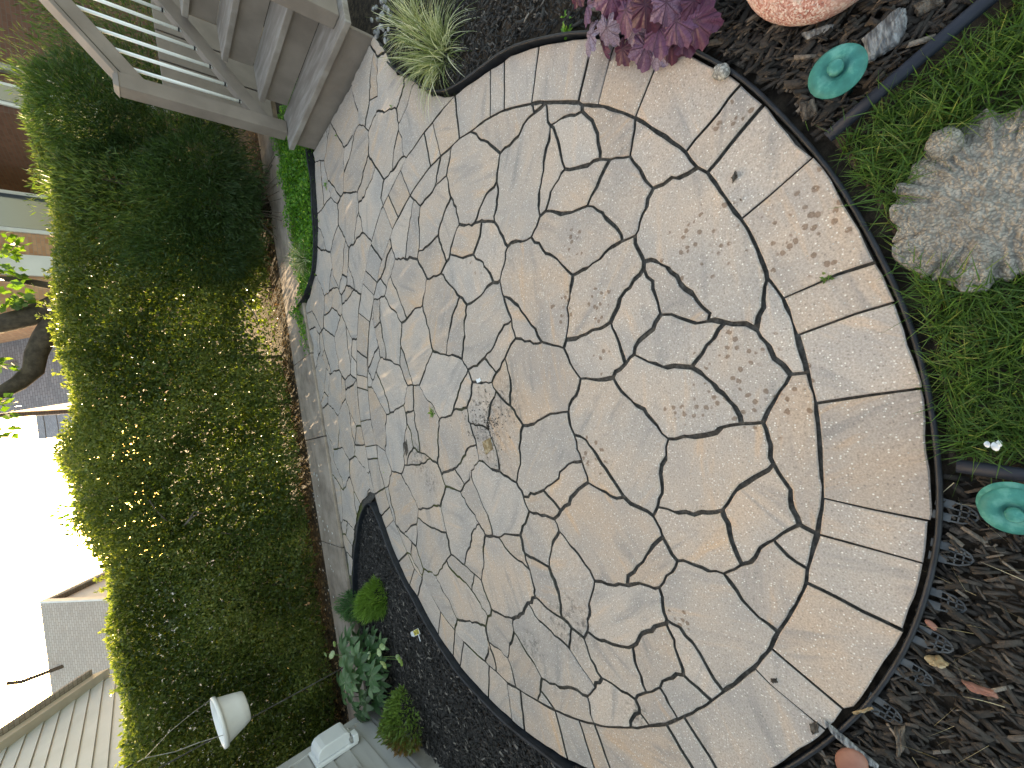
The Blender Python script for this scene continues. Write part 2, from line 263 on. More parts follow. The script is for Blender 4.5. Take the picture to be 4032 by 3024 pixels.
PV = [int(t) for t in """2259 3505 2184 3564 2135 3636 2047 3633 1952 3609 1919 3563 1856 3500 1788 3456 1722 3392 1728 3323 1866 3257 1954 3236 2028 3191 2145 3271 2350 3395 1054 4051 1144 4103 1288 4183 1309 4237 1241 4348 1159 4459 1120 4574 1085 4631 1019 4639 992 4444 887 4348 762 4255 777 4197 892 4131 -355 3779 -245 3813 -58 3801 65 3857 10 3973 -90 4108 -216 4122 -404 4226 -391 4104 -501 3967 -463 3815 -512 1001 -521 1038 -495 1109 -468 1176 -526 1260 -579 1303 -618 1361 -664 1412 -720 1390 -777 1330 -828 1270 -889 1222 -910 1212 -906 1144 -884 1043 -840 1031 -790 981 -711 914 -647 852 -571 880 -546 935 -681 2833 -603 2913 -560 2945 -547 3101 -623 3157 -679 3201 -738 3198 -823 3188 -885 3152 -966 3162 -983 3153 -1031 3028 -948 2905 -918 2805 -865 2777 -797 2750 -1137 2084 -1210 2055 -1289 2018 -1292 1928 -1282 1827 -1233 1757 -1150 1683 -1101 1615 -1026 1623 -962 1634 -922 1748 -881 1817 -836 1861 -837 1912 -848 1982 -951 2026 -1017 2032 -86 1180 -129 1227 -155 1235 -217 1235 -259 1219 -266 1184 -323 1124 -432 1053 -533 857 -458 827 -405 827 -343 795 -272 777 -223 815 -160 859 -141 896 -102 932 -54 967 -27 979 -30 1053 -16 1143 -37 1152 57 1189 127 1213 150 1275 175 1340 177 1398 212 1472 221 1514 198 1553 135 1612 34 1592 -32 1599 -109 1619 -213 1541 -206 1460 -169 1369 -160 1308 1684 3986 1651 3941 1543 3878 1435 3872 1376 3762 1481 3626 1531 3509 1603 3483 1694 3470 1736 3531 1802 3593 1804 3720 1797 3761 1793 3875 1800 3948 162 1194 255 1161 296 1164 365 1136 422 1111 469 1151 530 1201 559 1245 659 1320 660 1386 674 1415 670 1484 618 1511 564 1552 526 1572 459 1567 442 1560 431 1531 372 1462 294 1412 242 1369 1115 1452 1072 1473 1036 1492 998 1503 941 1503 863 1539 819 1558 754 1526 692 1280 729 1252 772 1254 833 1239 944 1190 1037 1135 1074 1129 1128 1136 1176 1136 1171 1208 1159 1280 1127 1320 1117 1384 -488 2873 -779 2617 -743 2527 -737 2442 -698 2419 -598 2344 -556 2366 -523 2376 -454 2407 -424 2487 -451 2554 -477 2678 -489 2840 272 2286 379 2295 448 2316 576 2336 569 2465 535 2555 521 2638 410 2686 365 2694 309 2662 219 2636 81 2592 72 2507 161 2408 194 2385 -20 2444 -69 2369 -136 2329 -159 2307 -153 2242 -141 2170 -112 2142 -6 2064 57 2002 114 1942 179 1983 219 2078 227 2145 255 2233 1158 1897 1085 1891 1014 1854 961 1851 914 1846 888 1793 868 1741 871 1711 923 1660 957 1614 979 1565 1209 1529 1245 1578 1325 1647 1342 1748 1338 1824 1296 1849 1214 1904 1941 3081 1901 3155 1707 3273 1680 3220 1649 3133 1612 3064 1665 2957 1719 2896 1775 2800 1834 2776 1928 2756 1978 2802 2043 2882 2037 2967 1748 2340 1776 2348 1848 2344 1898 2430 1915 2503 1980 2603 1959 2676 1654 2722 1517 2622 1518 2495 1634 2438 1716 2349 -28 4191 44 4352 2 4539 -213 4523 -367 4376 -412 4349 -178 2755 -112 2752 -50 2767 -72 2894 -94 2938 -97 2998 -107 3063 -220 3114 -281 3118 -398 3168 -464 3138 -364 2854 -290 2815 643 3940 519 3940 451 3919 338 3931 280 3877 231 3808 269 3670 358 3626 517 3652 691 3629 805 3688 791 3722 695 3845 -1121 4230 -1182 4071 -1127 4027 -1020 3955 -928 3973 -794 3952 -693 3991 -669 4008 -677 4049 -764 4137 -812 4223 -791 4289 -994 4321 -1120 4352 1479 3083 1536 3069 1577 3070 1391 3411 1359 3405 1283 3352 1282 3240 1405 3163 222 621 173 597 145 574 122 584 122 565 107 531 98 511 69 444 108 433 153 415 214 396 232 397 273 407 337 422 409 447 463 473 513 494 589 526 619 554 614 621 626 640 620 712 610 720 566 745 525 779 484 804 438 801 381 782 379 755 366 732 335 697 267 660 1059 3923 1182 3844 1235 3771 1458 3960 1528 4064 1433 4123 -601 3558 -532 3688 -901 3832 -849 3747 -824 3683 -816 3674 -733 3574 -657 3561 2024 3100 2138 2874 2228 2911 2370 2930 -791 1675 -738 1647 -651 1580 -579 1608 -510 1647 -499 1684 -458 1774 -453 1843 -417 1905 -411 1951 -474 2036 -529 2040 -593 2001 -675 1967 -719 1933 -806 1802 -800 1743 341 4037 324 4139 320 4182 113 4311 203 3904 355 2079 437 2027 529 1926 575 1963 625 2015 708 2083 715 2165 719 2242 629 2308 -907 2410 -908 2508 -899 2647 -989 2812 -1088 2855 -1166 2824 -1239 2788 -1237 2701 -1246 2623 -1172 2524 -1102 2456 -1048 2387 937 3174 1019 3100 1126 3011 1175 2953 1188 2933 1303 3062 1304 3191 1154 3422 1036 3355 937 3357 868 3235 911 3204 -1084 2246 -988 2197 -925 2147 -853 2111 -788 2028 -727 2083 -683 2137 -615 2183 -605 2252 -837 2424 -2 2736 84 2672 162 2714 228 2743 250 2803 279 2856 304 2956 330 3042 237 3144 132 3086 17 3022 868 2711 697 2629 619 2593 800 2284 867 2325 901 2397 917 2480 961 2612 1384 3060 1199 2925 1308 2780 1350 2717 1357 2684 1419 2705 1453 2678 1601 2788 1571 2912 1537 2955 2105 2683 1880 2285 1920 2219 1965 2199 2028 2275 2166 2349 2249 2384 2282 2489 2188 2536 2063 2565 -1487 1345 -1422 1291 -1319 1393 -1292 1423 -1265 1487 -1222 1615 -1357 1832 -1405 1781 -1477 1696 -1537 1651 -1529 1533 -1499 1467 -78 2632 -90 2628 -186 2634 -277 2614 -386 2621 -408 2523 -376 2378 -301 2369 -226 2341 159 1776 218 1678 264 1637 302 1586 314 1526 329 1528 531 1626 521 1686 490 1740 476 1805 472 1871 371 1920 306 1927 125 1853 -472 2217 -415 2125 -342 2045 -319 1954 -286 1957 -196 1986 -183 2002 -151 1995 -102 1999 -109 2088 519 4335 575 4243 735 4328 575 4366 524 4459 419 4578 262 4580 61 4564 165 4411 243 4365 397 4264 -282 1571 -329 1592 -381 1593 -531 1457 -485 1380 -414 1303 -381 1243 -376 1194 -1338 2554 -1376 2490 -1481 2416 -1463 2323 -1430 2208 -1417 2099 -1348 2065 -1286 2126 -1232 2198 -1193 2284 -1154 2407 -1311 2575 758 2837 759 2922 669 2944 589 2958 451 2950 361 2932 618 2710 667 2782 1648 2320 1534 2326 1509 2300 1519 2212 1547 2068 1553 1970 1567 1848 1571 1737 1605 1803 1685 1928 1724 1969 1860 2089 1861 2124 1781 2229 1755 2298 1146 3752 1019 3682 1122 3567 1214 3500 1303 3469 -536 4395 -713 4220 553 3533 542 3431 638 3378 737 3332 764 3317 909 3462 880 3658 405 4158 715 4071 -237 3351 -349 3317 10 3168 123 3268 129 3342 98 3343 46 3352 -37 3358 -137 3365 2264 2617 2348 2528 2416 2569 2433 2583 -1162 695 -1095 636 -1030 581 -941 522 -882 495 -865 520 -832 568 -781 605 -742 633 -733 640 -737 690 -726 746 -727 805 -776 832 -796 858 -852 895 -920 890 -973 880 -984 829 -1025 786 -1106 738 -1407 943 -1456 1023 -1498 1085 -1511 1117 -1595 1290 -1605 1327 -1816 1253 -1804 1222 -1788 1181 -1771 1141 -1754 1102 -1735 1063 -1715 1025 -1694 987 -1672 949 -1649 912 -1626 876 -1601 840 -1581 812 -1218 743 -1337 863 -1514 726 -1494 704 -1466 671 -1436 640 -1406 609 -1375 578 -1343 549 -1313 523 -1207 440 -1142 396 -1126 429 -1067 536 -545 783 -542 718 -522 640 -513 618 -431 558 -393 505 -366 462 -346 446 -270 451 -218 460 -221 522 -233 588 -257 637 -265 690 -84 1658 -25 1718 -78 1765 -153 1801 -178 1820 -230 1822 -326 1783 -398 1772 -1162 1293 -1179 1224 -1167 1137 -1139 1054 -1068 1001 -1017 937 -987 885 -866 1003 -1031 1264 -1085 1270 -1153 1446 -1183 1392 -1203 1319 -795 1450 -914 1490 -954 1478 -1030 1446 51 872 19 916 -163 536 -123 563 -86 592 -49 625 -23 658 -14 754 15 815 539 876 596 920 634 948 672 996 676 1046 685 1101 709 1156 738 1215 429 1033 447 966 475 912 482 859 1210 1974 1203 2035 1185 2083 1166 2213 1114 2236 1070 2257 991 2268 911 2301 901 2248 912 2152 929 2060 983 2025 1051 1947 -192 3694 -193 3584 -151 3581 -53 3579 142 3554 204 3548 174 3623 146 3831 157 1133 166 1082 176 1009 192 956 273 901 327 832 357 787 569 1638 608 1662 671 1708 718 1759 729 1855 787 1969 756 2013 910 3901 884 4006 863 3812 -672 4506 -726 4379 -505 4488 -1574 2464 -1296 2824 -1319 2830 -1416 2720 -1498 2622 -438 332 -455 232 -471 110 -452 106 -386 103 -300 101 -223 96 -167 94 -140 95 -150 194 -166 319 -226 320 -295 323 -375 328 1274 2314 1246 2391 1203 2495 1158 2597 1116 2649 1051 2640 1036 2413 1111 2367 1174 2324 1230 2274 2184 3718 2232 3854 2138 3884 1985 3914 1916 3754 2049 3749 -1667 1580 -1681 1707 -1688 1844 -1917 1852 -1911 1681 -1894 1534 506 249 445 368 202 390 145 365 164 286 178 233 187 151 239 165 319 187 388 206 471 232 -1057 343 -1043 324 -963 280 -872 238 -772 190 -699 400 -751 423 -827 462 -959 496 1009 2807 629 3145 446 3463 358 3279 452 3232 538 3193 1472 2389 1334 2046 798 671 739 625 683 584 796 396 909 479 973 526 1059 602 1015 641 888 744 1349 1000 1421 1131 1217 1216 1137 1068 1080 973 1271 868 1309 1490 1521 1441 1547 1581 -1610 2370 -1807 2456 -1825 2408 -1884 2171 -1665 2117 -1653 2152 -1448 1889 -1540 1923 -1606 1896 -1688 1882 -1610 1677 -1586 2110 -1510 2094 -1682 2698 -1485 2943 -1604 2809 -698 3270 -634 3284 -552 3321 -460 3331 -476 3535 -558 3533 -578 3517 -653 3511 -771 3482 -1277 3186 -1170 3014 -1113 3067 -1036 3109 -945 3183 -1039 3348 -1167 3279 -734 4469 -959 4450 -1142 4431 -1170 4412 751 4403 797 4394 825 4419 832 4569 824 4626 669 4550 543 4603 207 3327 172 3230 238 3283 277 3293 319 3212 382 3137 423 3050 479 3064 568 3079 629 3093 692 3051 776 3020 652 3118 805 3009 886 3110 2347 3512 2330 3834 2334 3871 61 573 17 617 -181 441 -147 418 -104 386 -78 371 -26 407 17 418 -871 1666 -885 1656 -900 1564 -661 1496 760 1716 844 1612 863 1653 794 1682 658 736 707 752 769 783 798 868 753 918 712 958 -349 3562 -371 3548 -1355 1242 -1360 1167 -1371 1075 -1315 1016 -1228 1045 -1289 1293 861 2042 -686 577 -587 603 -1517 2010 -1329 2032 74 926 145 942 1254 1303 1286 1387 -361 3666 23 1741 25 1825 39 1915 -24 1937 -206 1910 -77 329 -116 325 -125 95 -64 105 6 113 79 124 66 205 32 343 1340 1936 1903 3606 1489 1290 1495 1343 963 3641 1055 3741 1066 3835 560 283 637 317 693 339 707 346 -1115 2150 -403 420 -451 413 -525 398 -546 356 -504 347 954 813 1196 773 1151 808 1016 887 -1535 1339 -1463 1102 -1421 1063 -532 2072 -566 2131 1395 2590 882 2930 964 2865 804 2792 -1912 1956 -1697 1957 -1672 2056 -1631 1630 -1636 1421 -1266 950 -1210 906 -1168 841 -1110 851 -1043 860 -672 549 -653 533 -596 489 -585 472 -545 427 -582 135 -565 236 -600 374 -656 392 -710 172 862 1912 122 623 153 679 177 745 118 809 98 846 256 757 302 759 826 1142 805 1173 821 910 823 963 832 996 862 1080 854 1104 -1870 1428 -1858 1386 -1850 1358 -1133 1549 -943 3404 -846 3222 -927 3434 -348 1956 -628 439 -595 467 1068 1061 998 1099 926 1092 947 914 1002 939 1038 962 348 3500 250 3532 1273 1984 -1767 2531 -1359 4182 -1288 4120 -1272 4324 -1282 4411 -1346 4419 -1403 4398 -1454 4374 -1479 4236 1535 2416 -1372 3109 -1427 3050 -1275 2933 -575 1403 822 764 -538 2153 1061 958 120 1744 69 1696 86 1661 577 3013 -1273 1418 1021 2715 950 2774 939 2794 893 2864 841 2823 -234 2713 -355 2706 -103 2689 1070 3471 -1601 2055 -425 2799 115 132 -548 128 -480 118 -1360 889 -1576 805 -1549 771 -1522 737 848 2961 -1846 1345 -1833 1303 -1819 1262 -1107 370 -1193 791 -1486 4358 -1693 4363 -1678 4304 -1505 4219 1011 3499 -1067 2919 -1180 2958 -1241 2901 427 3593 -1316 921 -999 3936 2283 2400 2443 2513 -766 3564""".split()]
PF = """0 1 2 3 4 5 6 7 8 9 10 11 12 13 14|15 16 17 18 19 20 21 22 23 24 25 26 27 28|29 30 31 32 33 34 35 36 37 38 39|40 41 42 43 44 45 46 47 48 49 50 51 52 53 54 55 56 57 58 59 60|61 62 63 64 65 66 67 68 69 70 71 72 73 74 75 76|77 78 79 80 81 82 83 84 85 86 87 88 89 90 91 92 93|94 95 96 97 98 99 100 101 40 60 59 102 103 104 105 106 107 108 109 110 111 112 113 114 115|94 115 114 116 117 118 119 120 121 122 123 124 125 126 127 128 129 130 131 96 95|132 133 134 135 136 137 138 139 140 141 142 143 144 145 146|147 148 149 150 151 152 153 154 155 156 157 158 159 160 161 162 163 164 165 166 167 119 118 117|168 169 170 171 172 173 174 175 158 157 156 155 176 177 178 179 180 181 182 183 184 185 186 187 188|189 63 62 61 76 190 191 192 193 194 195 196 197 198 199 200 201|202 203 204 205 206 207 208 209 210 211 212 213 214 215 216|202 216 215 214 217 218 219 220 221 222 223 224 225 226 227 228 229 230|231 232 233 234 235 236 237 238 239 240 241 171 170 169 168 242 243 244 245 246 247 248|249 250 10 9 251 252 253 254 255 256 257 258 259 260 261 262|263 264 265 266 267 268 269 259 258 257 270 271 272 273 274|36 35 34 275 276 277 278 279 280|281 282 283 284 285 286 287 288 289 290 291 64 63 189 292 293|294 295 296 297 298 299 300 301 302 303 304 305 306|307 308 309 310 311 312 313 314 315 316 317 318 319 320|321 322 323 254 253 252 251 9 8 140 139 138 324 325 326 327 328|329 330 331 332 333 334 335 336 337 338 339 340 341 342 343 344 345 346 347 348 349 350 351 352 353 354 355 356 357 358 359 360|15 361 362 363 136 135 364 365 366 18 17 16|367 368 39 38 314 313 312 369 370 371 372 373 374|375 262 261 376 377 378 14 13 12|379 380 381 382 383 384 385 386 387 388 389 390 391 392 393 90 89 394 395|297 396 397 398 399 276 275 34 33 400 298|202 230 229 401 402 403 404 405 406 407 408 409 205 204 203|410 411 412 75 74 413 414 415 416 417 418 419 420 421|422 423 424 425 426 427 428 327 326 429 430 431 432 433|410 421 434 435 436 437 438 439 440 441 442 194 193 192 443|283 444 445 446 447 448 449 450 451 452 453 454 286 285 284|455 456 457 207 206 205 409 408 458 459 460 461 462|321 463 427 426 464 465 466 467 468 469 271 270 470 471 472 322|473 260 259 269 268 267 266 265 474 475 476 477 478 479 480 481 482|483 484 485 486 487 488 83 82 81 489 490 491 492 493 494|220 219 218 217 214 213 495 496 497 498 499 500 198 197 501 502 503|504 505 506 507 508 509 163 162 161 510 511 512 513 514 515 516 227 226 517|220 503 502 501 197 196 518 519 520 521 522 523 524 525 526 527 223 222 221|528 529 26 530 531 532 533 534 535 536 537 538|539 540 541 383 382 542 543 544 545 546 98 97 96 131 130 129 128|547 548 549 550 551 552 553 554 555 556 557 420 419 418 558|559 560 561 562 563 564 450 449 448 447 210 209 208 565 566|567 568 569 570 571 572 573 574 575 576 577 578 579 580 581 263 274|137 136 363 582 583 584 585 586 325 324 138|36 280 587 588 317 316 315 314 38 37|589 590 591 592 593 432 431 594 595 304 303|529 596 397 396 297 296 295 294 597 27 26|598 599 290 289 288 287 600 601 602 603 604 605 606|607 608 609 610 378 377 376 261 260 473|611 612 613 614 615 616 617 618 619 620 621 622 623 624 625 626 627 628 629 630 631|632 633 634 635 636 637 638 639 640 641 642 643 644 645 646 647 648 649 650|611 651 652 653 654 655 656 657 658 659 660 661 662 663 664 613 612|106 105 104 103 102 665 666 667 668 669 670 671 672 673 674 675 676 677 678|539 128 127 679 680 681 682 683 684 685 686 385 384 383 541 540|687 688 689 690 691 692 693 628 627 626 694 54 53 52 695 696|697 698 699 687 696 695 52 51 50 49 48 700 701 702 703|704 705 112 111 110 109 108 107 106 678 677 676 675 706 707 708 709 710 711 712|713 714 715 716 717 718 719 720 177 176 155 154 153 152 151 721 722 723 724|231 248 725 726 727 728 729 730 731 732 733 734 735 736 737 232|738 739 740 741 742 743 744 745 32 31|724 723 722 721 151 150 149 148 147 746 747 748 749 750 751 752 356 355 354|406 405 404 403 514 513 512 511 510 753 754 755 756 757 758 759|760 761 28 27 597 294 306 305 762|763 764 318 317 588 587 280 279 278 765|766 549 548 547 558 418 417 416 767 768 769 770|771 772 773 774 775 776 777 778 779 780 781 782 783 784|785 786 787 788 789 790 462 461 791 792 793 794|795 796 797 798 146 145 144 799 800|801 802 803 804 805 806|807 808 343 342 341 340 339 809 810 811 812 813 814 815 816 817|818 819 820 821 822 823 824 825 615 614 826|467 466 465 464 426 425 827 789 788|828 592 591 590 829 830 831 832|571 570 569 833 785 834|835 836 837 838 839 840 841 842 843|844 845 846 184 847 848 849|244 850 851 852 574 245|853 854 855 856 857 858|489 859 860 861 862 803 802 863 492 491 490|766 853 858 864 865 552 551 550 549|866 770 769 768 867 868|869 870 871 872 873 874 875 876 877|878 879 880 881 71 70 882 883 884|606 605 604 603 742 741 740|763 885 886 887 888 320 319 318 764|532 889 890 891 892 893 894 895 533|828 832 831 830 896 602 601 897 898 899 900 901 902 903 904 905 906 907 908|530 26 25 24 23 893 892 891 890|422 433 432 593 592 828 908 907 909 910|795 2 1 0 911 912 913 796|869 66 65 64 291 290 599 872 871 870|336 335 334 914 915 710 709 708 707 706 675 674 916 917 918 919 920 921|379 922 923 924 701 700 48 47 925 381 380|926 756 755 754 753 510 161 160 159 158 175 174 927 928 929|713 724 354 353 352 351 350 930 931 932 933 934 935 716 715 714|598 606 740 739 936 937 599|938 939 940 941 942 690 689 688 687 699 943|406 759 944 735 734 733 732 459 458 408 407|665 102 59 58 623 622 621 620 945 946 668 667 666|865 947 860 859 489 81 80 79 948 553 552|147 117 116 114 113 112 705 949 950 749 748 747 746|243 242 168 188 187 186 185 846 951 952 850 244|29 39 368 367 875 874 873 937 936 953|684 683 682 681 680 954 955 956 957 526 525 524 523 958|959 960 781 780 779 961 962 963 964 965 966|246 245 574 573 572 967|795 800 799 144 143 142 968 4 3 2|229 228 227 516 515 514 403 402 401|846 845 969 970 952 951|760 762 305 304 595 971 583 972 973|974 975 976 977 346 345 344 343 808 807|77 93 92 91 438 437 436 435 434 978|771 784 783 782 781 960 959 919 918 917 916 674 673 672 979 980 981 982 983|728 794 793 792 791 461 460 459 732 731 730 729|984 843 842 841 985 986 987|410 443 192 191 190 76 75 412 411|483 988 637 636 635 989 990 940 939 938 484|439 438 91 90 393 392 391 390 389 991 992 441 440|993 787 786 785 833|994 995 827 425 424 423|286 454 453 452 897 601 600 287|559 566 565 208 207 457 456 455 996|997 998 999 857 856|322 472 471 470 270 257 256 255 254 323|483 494 493 492 863 1000 801 1001 637 988|693 692 691 690 942 941 1002 1003 1004 1005 1006|669 668 946 945 1007 1008 1009 1010 1011 981 980 979 672 671 670|1012 1013 982 1014 1015 823 822 1016|232 737 736 735 944 759 758 1017 235 234 233|704 712 711 710 915 914 334 333 332 1018 1019 1020 1021 1022|704 1022 1021 1020 1023 1024 752 751 750 749 950 949 705|1025 1026 720 719 718 717 716 935 934 933 1027 1028 1029 1030 1031|1001 801 806 1032 1033 1034|697 703 702 701 924 923 86 85 84 1035|1036 1037 869 877 1038|684 958 523 522 521 1039 388 387 386 385 686 685|1007 945 620 619 618 617 616 615 825 824 823 1015 1040 1041 1010 1009 1008|1042 182 1043 1044 1030 1029 1028 1027 1045 1046 1047|1048 1049 896 830 829|727 726 1050 967 834 785 794 728|758 757 756 926 929 928 238 237 236 235 1017|1051 766 770 866|15 28 761 760 973 361|1052 1053 308 307 1054|1052 1054 1055 1056 1057 1058 1059|568 1060 272 271 469 468 467 993 833 569|878 1061 1062 1063 879|546 545 544 543 542 1064 46 45 44 43|835 843 1065 932 931 930 350 349 348 347 837 836|519 518 1066 992 991 389 388 1039 521 520|1047 1046 1045 1027 933 932 1065 843 984 987 1067|978 434 421 420 557 556 555|538 537 536 399 398|504 1068 1069 1070 124 123 122 508 507 506 505|563 562 1071 904 903 902 451 450 564|697 1035 84 83 488 487 486 1072 698|902 901 900 899 898 897 452 451|455 462 790 1073 1074 1075 1076 1077 996|281 1078 1079 499 498 497 496 1080 282|586 585 584 1081 429 326 325|132 365 364 135 134 133|865 1082 999 998 862 861 860 947|607 473 482 481 480 608|738 29 953 936 739|1025 1031 1030 1044 1043 182 181 180 179 178 177 720 1026|263 581 580 579 578 476 475 474 265 264|281 293 292 189 201 1083 1079 1078|810 966 965 964 1084 813 812 811|329 360 359 358 357 356 752 1024 1023 1020 1019 1018 332 331 330|198 500 499 1079 1083 201 200 199|101 100 99 98 546 43 42 41 40|122 121 120 119 167 166 165 164 163 509 508|771 983 982 1013 1012 1085 1086 773 772|804 803 862 998 997|1067 987 986 985 849 848|652 1087 632 650 1088 1089 1090 653|422 910 909 1091 994 423|837 347 346 977 838|937 873 872 599|742 603 602 896 1049 743|638 637 1001 1034 1092 1093 1094|956 226 225 224 223 527 526 957|818 826 614 613 664 663 662 1095|623 58 57 56 55 54 694 626 625 624|528 538 398 397 596 529|8 7 6 5 4 968 142 141 140|249 262 375 12 11 10 250|560 907 906 905 904 1071 562 561|535 277 276 399 536|993 467 788 787|1066 518 196 195 194 442 441 992|768 1063 1062 867|77 978 555 554 553 948 79 78|611 631 630 629 628 693 1006 1005 1004 1096 651|1059 1058 1097 1098 1099 1100|571 834 967 572|952 970 851 850|431 1101 971 595 594|283 282 1080 496 495 213 445 444|382 381 925 47 46 1064 542|938 943 699 698 1072 486 485 484|504 517 226 956 955 954 1069 1068|883 882 1037 1036|414 1102 1103 1104 767 416 415|210 447 446 445 213 212 211|379 395 394 89 88 87 86 923 922|743 1049 1048 1105 301 300|362 361 973 972 583 582 363|126 125 124 1070 1069 954 680 679 127|743 300 299 745 744|299 298 400 33 32 745|651 1096 1004 1003 1002 1106 1087 652|559 996 1077 1076 994 1091 909 907 560|1105 589 303 302 301|414 413 74 73 72 1102|307 320 888 1055 1054|567 274 273 272 1060 568|1051 854 853 766|1102 72 71 881 880 879 1103|238 928 927 174 173 172 171 241 240 239|632 1087 1106 1002 941 940 990 633|1048 829 590 589 1105|583 971 1101 1081 584|738 31 30 29|336 921 920 919 959 966 810 809 339 338 337|321 328 327 428 427 463|994 1076 1075 1074 1073 790 789 827 995|530 890 889 532 531|431 430 429 1081 1101|312 311 310 1107 369|246 967 1050 726 725 248 247|609 608 480 479 1108 1109|869 1037 882 70 69 68 67 66|1042 1047 1067 848 847 184 183 182|367 374 373 1110 877 876 875|1041 1040 1015 1014 982 981 1011 1010|865 864 858 857 999 1082|768 767 1104 1103 879 1063|0 14 911|801 1000 863 802|633 990 989 635 634|373 372 1110|185 184 846"""
CIRC = (-0.1758, 1.8446, 1.5228, 1.7438)
# ================================================================== materials of the setting
def mat_paver():
    mt, tr, n, b = newmat('aggregate_paver'); t = NT(tr); p = t.pos(); r = t.orand()
    off = t.vmath('MULTIPLY', t.node('ShaderNodeCombineXYZ').outputs[0], (0, 0, 0))
    cx = t.node('ShaderNodeCombineXYZ'); t.link(t.math('MULTIPLY', r, 37.0), cx.inputs[0]); t.link(t.math('MULTIPLY', r, 91.0), cx.inputs[1])
    q = t.vmath('ADD', p, cx.outputs[0])
    rot = t.node('ShaderNodeVectorRotate', rotation_type='Z_AXIS'); t.link(q, rot.inputs[0]); t.link(t.math('MULTIPLY', r, 21.0), rot.inputs['Angle'])
    st = t.scalev(rot.outputs[0], (1.6, 9.0, 1.0))
    big = t.noise(q, 3.2, 3, 0.5); vein = t.noise(st, 1.5, 4, 0.6, 0.4)
    base = t.ramp(t.step(big, 0.3, 0.7), [(0.0, (0.375, 0.334, 0.31)), (0.5, (0.435, 0.372, 0.33)), (1.0, (0.48, 0.385, 0.32))])
    base = t.mix(t.math('MULTIPLY', t.step(vein, 0.52, 0.72), 0.7), base, (0.275, 0.255, 0.245))
    base = t.mix(t.math('MULTIPLY', t.step(vein, 0.46, 0.28), 0.7), base, (0.54, 0.395, 0.295))
    # stone-to-stone difference
    hs = t.node('ShaderNodeHueSaturation'); t.link(base, hs.inputs['Color']); t.link(t.math('MULTIPLY_ADD', r, 0.14, 0.93), hs.inputs['Value'])
    w1 = t.node('ShaderNodeTexWhiteNoise', noise_dimensions='1D'); t.link(r, w1.inputs['W']); t.link(t.math('MULTIPLY_ADD', w1.outputs['Value'], 0.45, 0.85), hs.inputs['Saturation'])
    base = hs.outputs[0]
    # aggregate: pale and dark grains
    v = t.node('ShaderNodeTexVoronoi'); t.link(p, v.inputs['Vector']); v.inputs['Scale'].default_value = 150
    sep = t.node('ShaderNodeSeparateColor'); t.link(v.outputs['Color'], sep.inputs[0])
    pale = t.math('MULTIPLY', t.step(sep.outputs[0], 0.78, 0.90), t.step(v.outputs['Distance'], 0.42, 0.25))
    dark = t.math('MULTIPLY', t.step(sep.outputs[1], 0.78, 0.88), t.step(v.outputs['Distance'], 0.5, 0.3))
    fine = t.noise(p, 190, 3, 0.65)
    col_ = t.mix(t.math('MULTIPLY', pale, 0.75), base, (0.80, 0.77, 0.71))
    col_ = t.mix(t.math('MULTIPLY', dark, 0.42), col_, (0.17, 0.145, 0.125))
    col_ = t.mix(1.0, col_, t.ramp(t.step(fine, 0.2, 0.8), [(0, (0.74, 0.74, 0.74)), (1, (1.22, 1.22, 1.22))]), 'MULTIPLY')
    # damp brown spots dropped in a few places, soot and soil in others
    mask = None
    for (vx, vy, rad) in STAINS:
        c = at(vx, vy); d = t.vmath('DISTANCE', p, (c.x, c.y, 0.0)); k = t.step(d, rad, rad*0.25)
        mask = k if mask is None else t.math('MAXIMUM', mask, k)
    wob = t.vmath('ADD', p, t.vmath('MULTIPLY', t.node('ShaderNodeTexNoise').outputs['Color'], (0, 0, 0)))
    nz = t.node('ShaderNodeTexNoise'); t.link(p, nz.inputs['Vector']); nz.inputs['Scale'].default_value = 45
    wob = t.vmath('ADD', p, t.vmath('MULTIPLY', nz.outputs['Color'], (0.014, 0.014, 0)))
    vs = t.node('ShaderNodeTexVoronoi'); t.link(wob, vs.inputs['Vector']); vs.inputs['Scale'].default_value = 38
    s2 = t.node('ShaderNodeSeparateColor'); t.link(vs.outputs['Color'], s2.inputs[0])
    spot = t.math('MULTIPLY', t.step(vs.outputs['Distance'], 0.36, 0.26), t.step(t.math('SUBTRACT', t.math('MULTIPLY', mask, 1.0), s2.outputs[0]), 0.18, 0.3))
    col_ = t.mix(t.math('MULTIPLY', spot, 0.72), col_, t.mix(1.0, col_, (0.42, 0.31, 0.24), 'MULTIPLY'))
    dm = None
    for (vx, vy, rad) in DIRT:
        c = at(vx, vy); d = t.vmath('DISTANCE', p, (c.x, c.y, 0.0)); k = t.step(d, rad, rad*0.1)
        dm = k if dm is None else t.math('MAXIMUM', dm, k)
    dirt = t.math('MULTIPLY', dm, t.step(t.noise(p, 34, 6, 0.7), 0.46, 0.64))
    col_ = t.mix(t.math('MULTIPLY', dirt, 0.72), col_, (0.075, 0.07, 0.065))
    t.link(col_, b.inputs['Base Color']); b.inputs['Roughness'].default_value = 0.88; b.inputs['Specular IOR Level'].default_value = 0.25
    h = t.math('ADD', t.math('MULTIPLY', v.outputs['Distance'], 0.5), t.math('ADD', fine, t.noise(p, 18, 4)))
    t.bump(h, 0.35, 0.002, b)
    return mt
STAINS = [(1580, 270, 0.10), (1506, 520, 0.20), (1745, 500, 0.22), (1215, 670, 0.15), (1310, 775, 0.13), (1600, 830, 0.26), (1710, 850, 0.14), (1470, 900, 0.10), (1280, 985, 0.12), (1240, 520, 0.10), (1030, 575, 0.12), (1480, 1340, 0.10), (1290, 660, 0.12)]
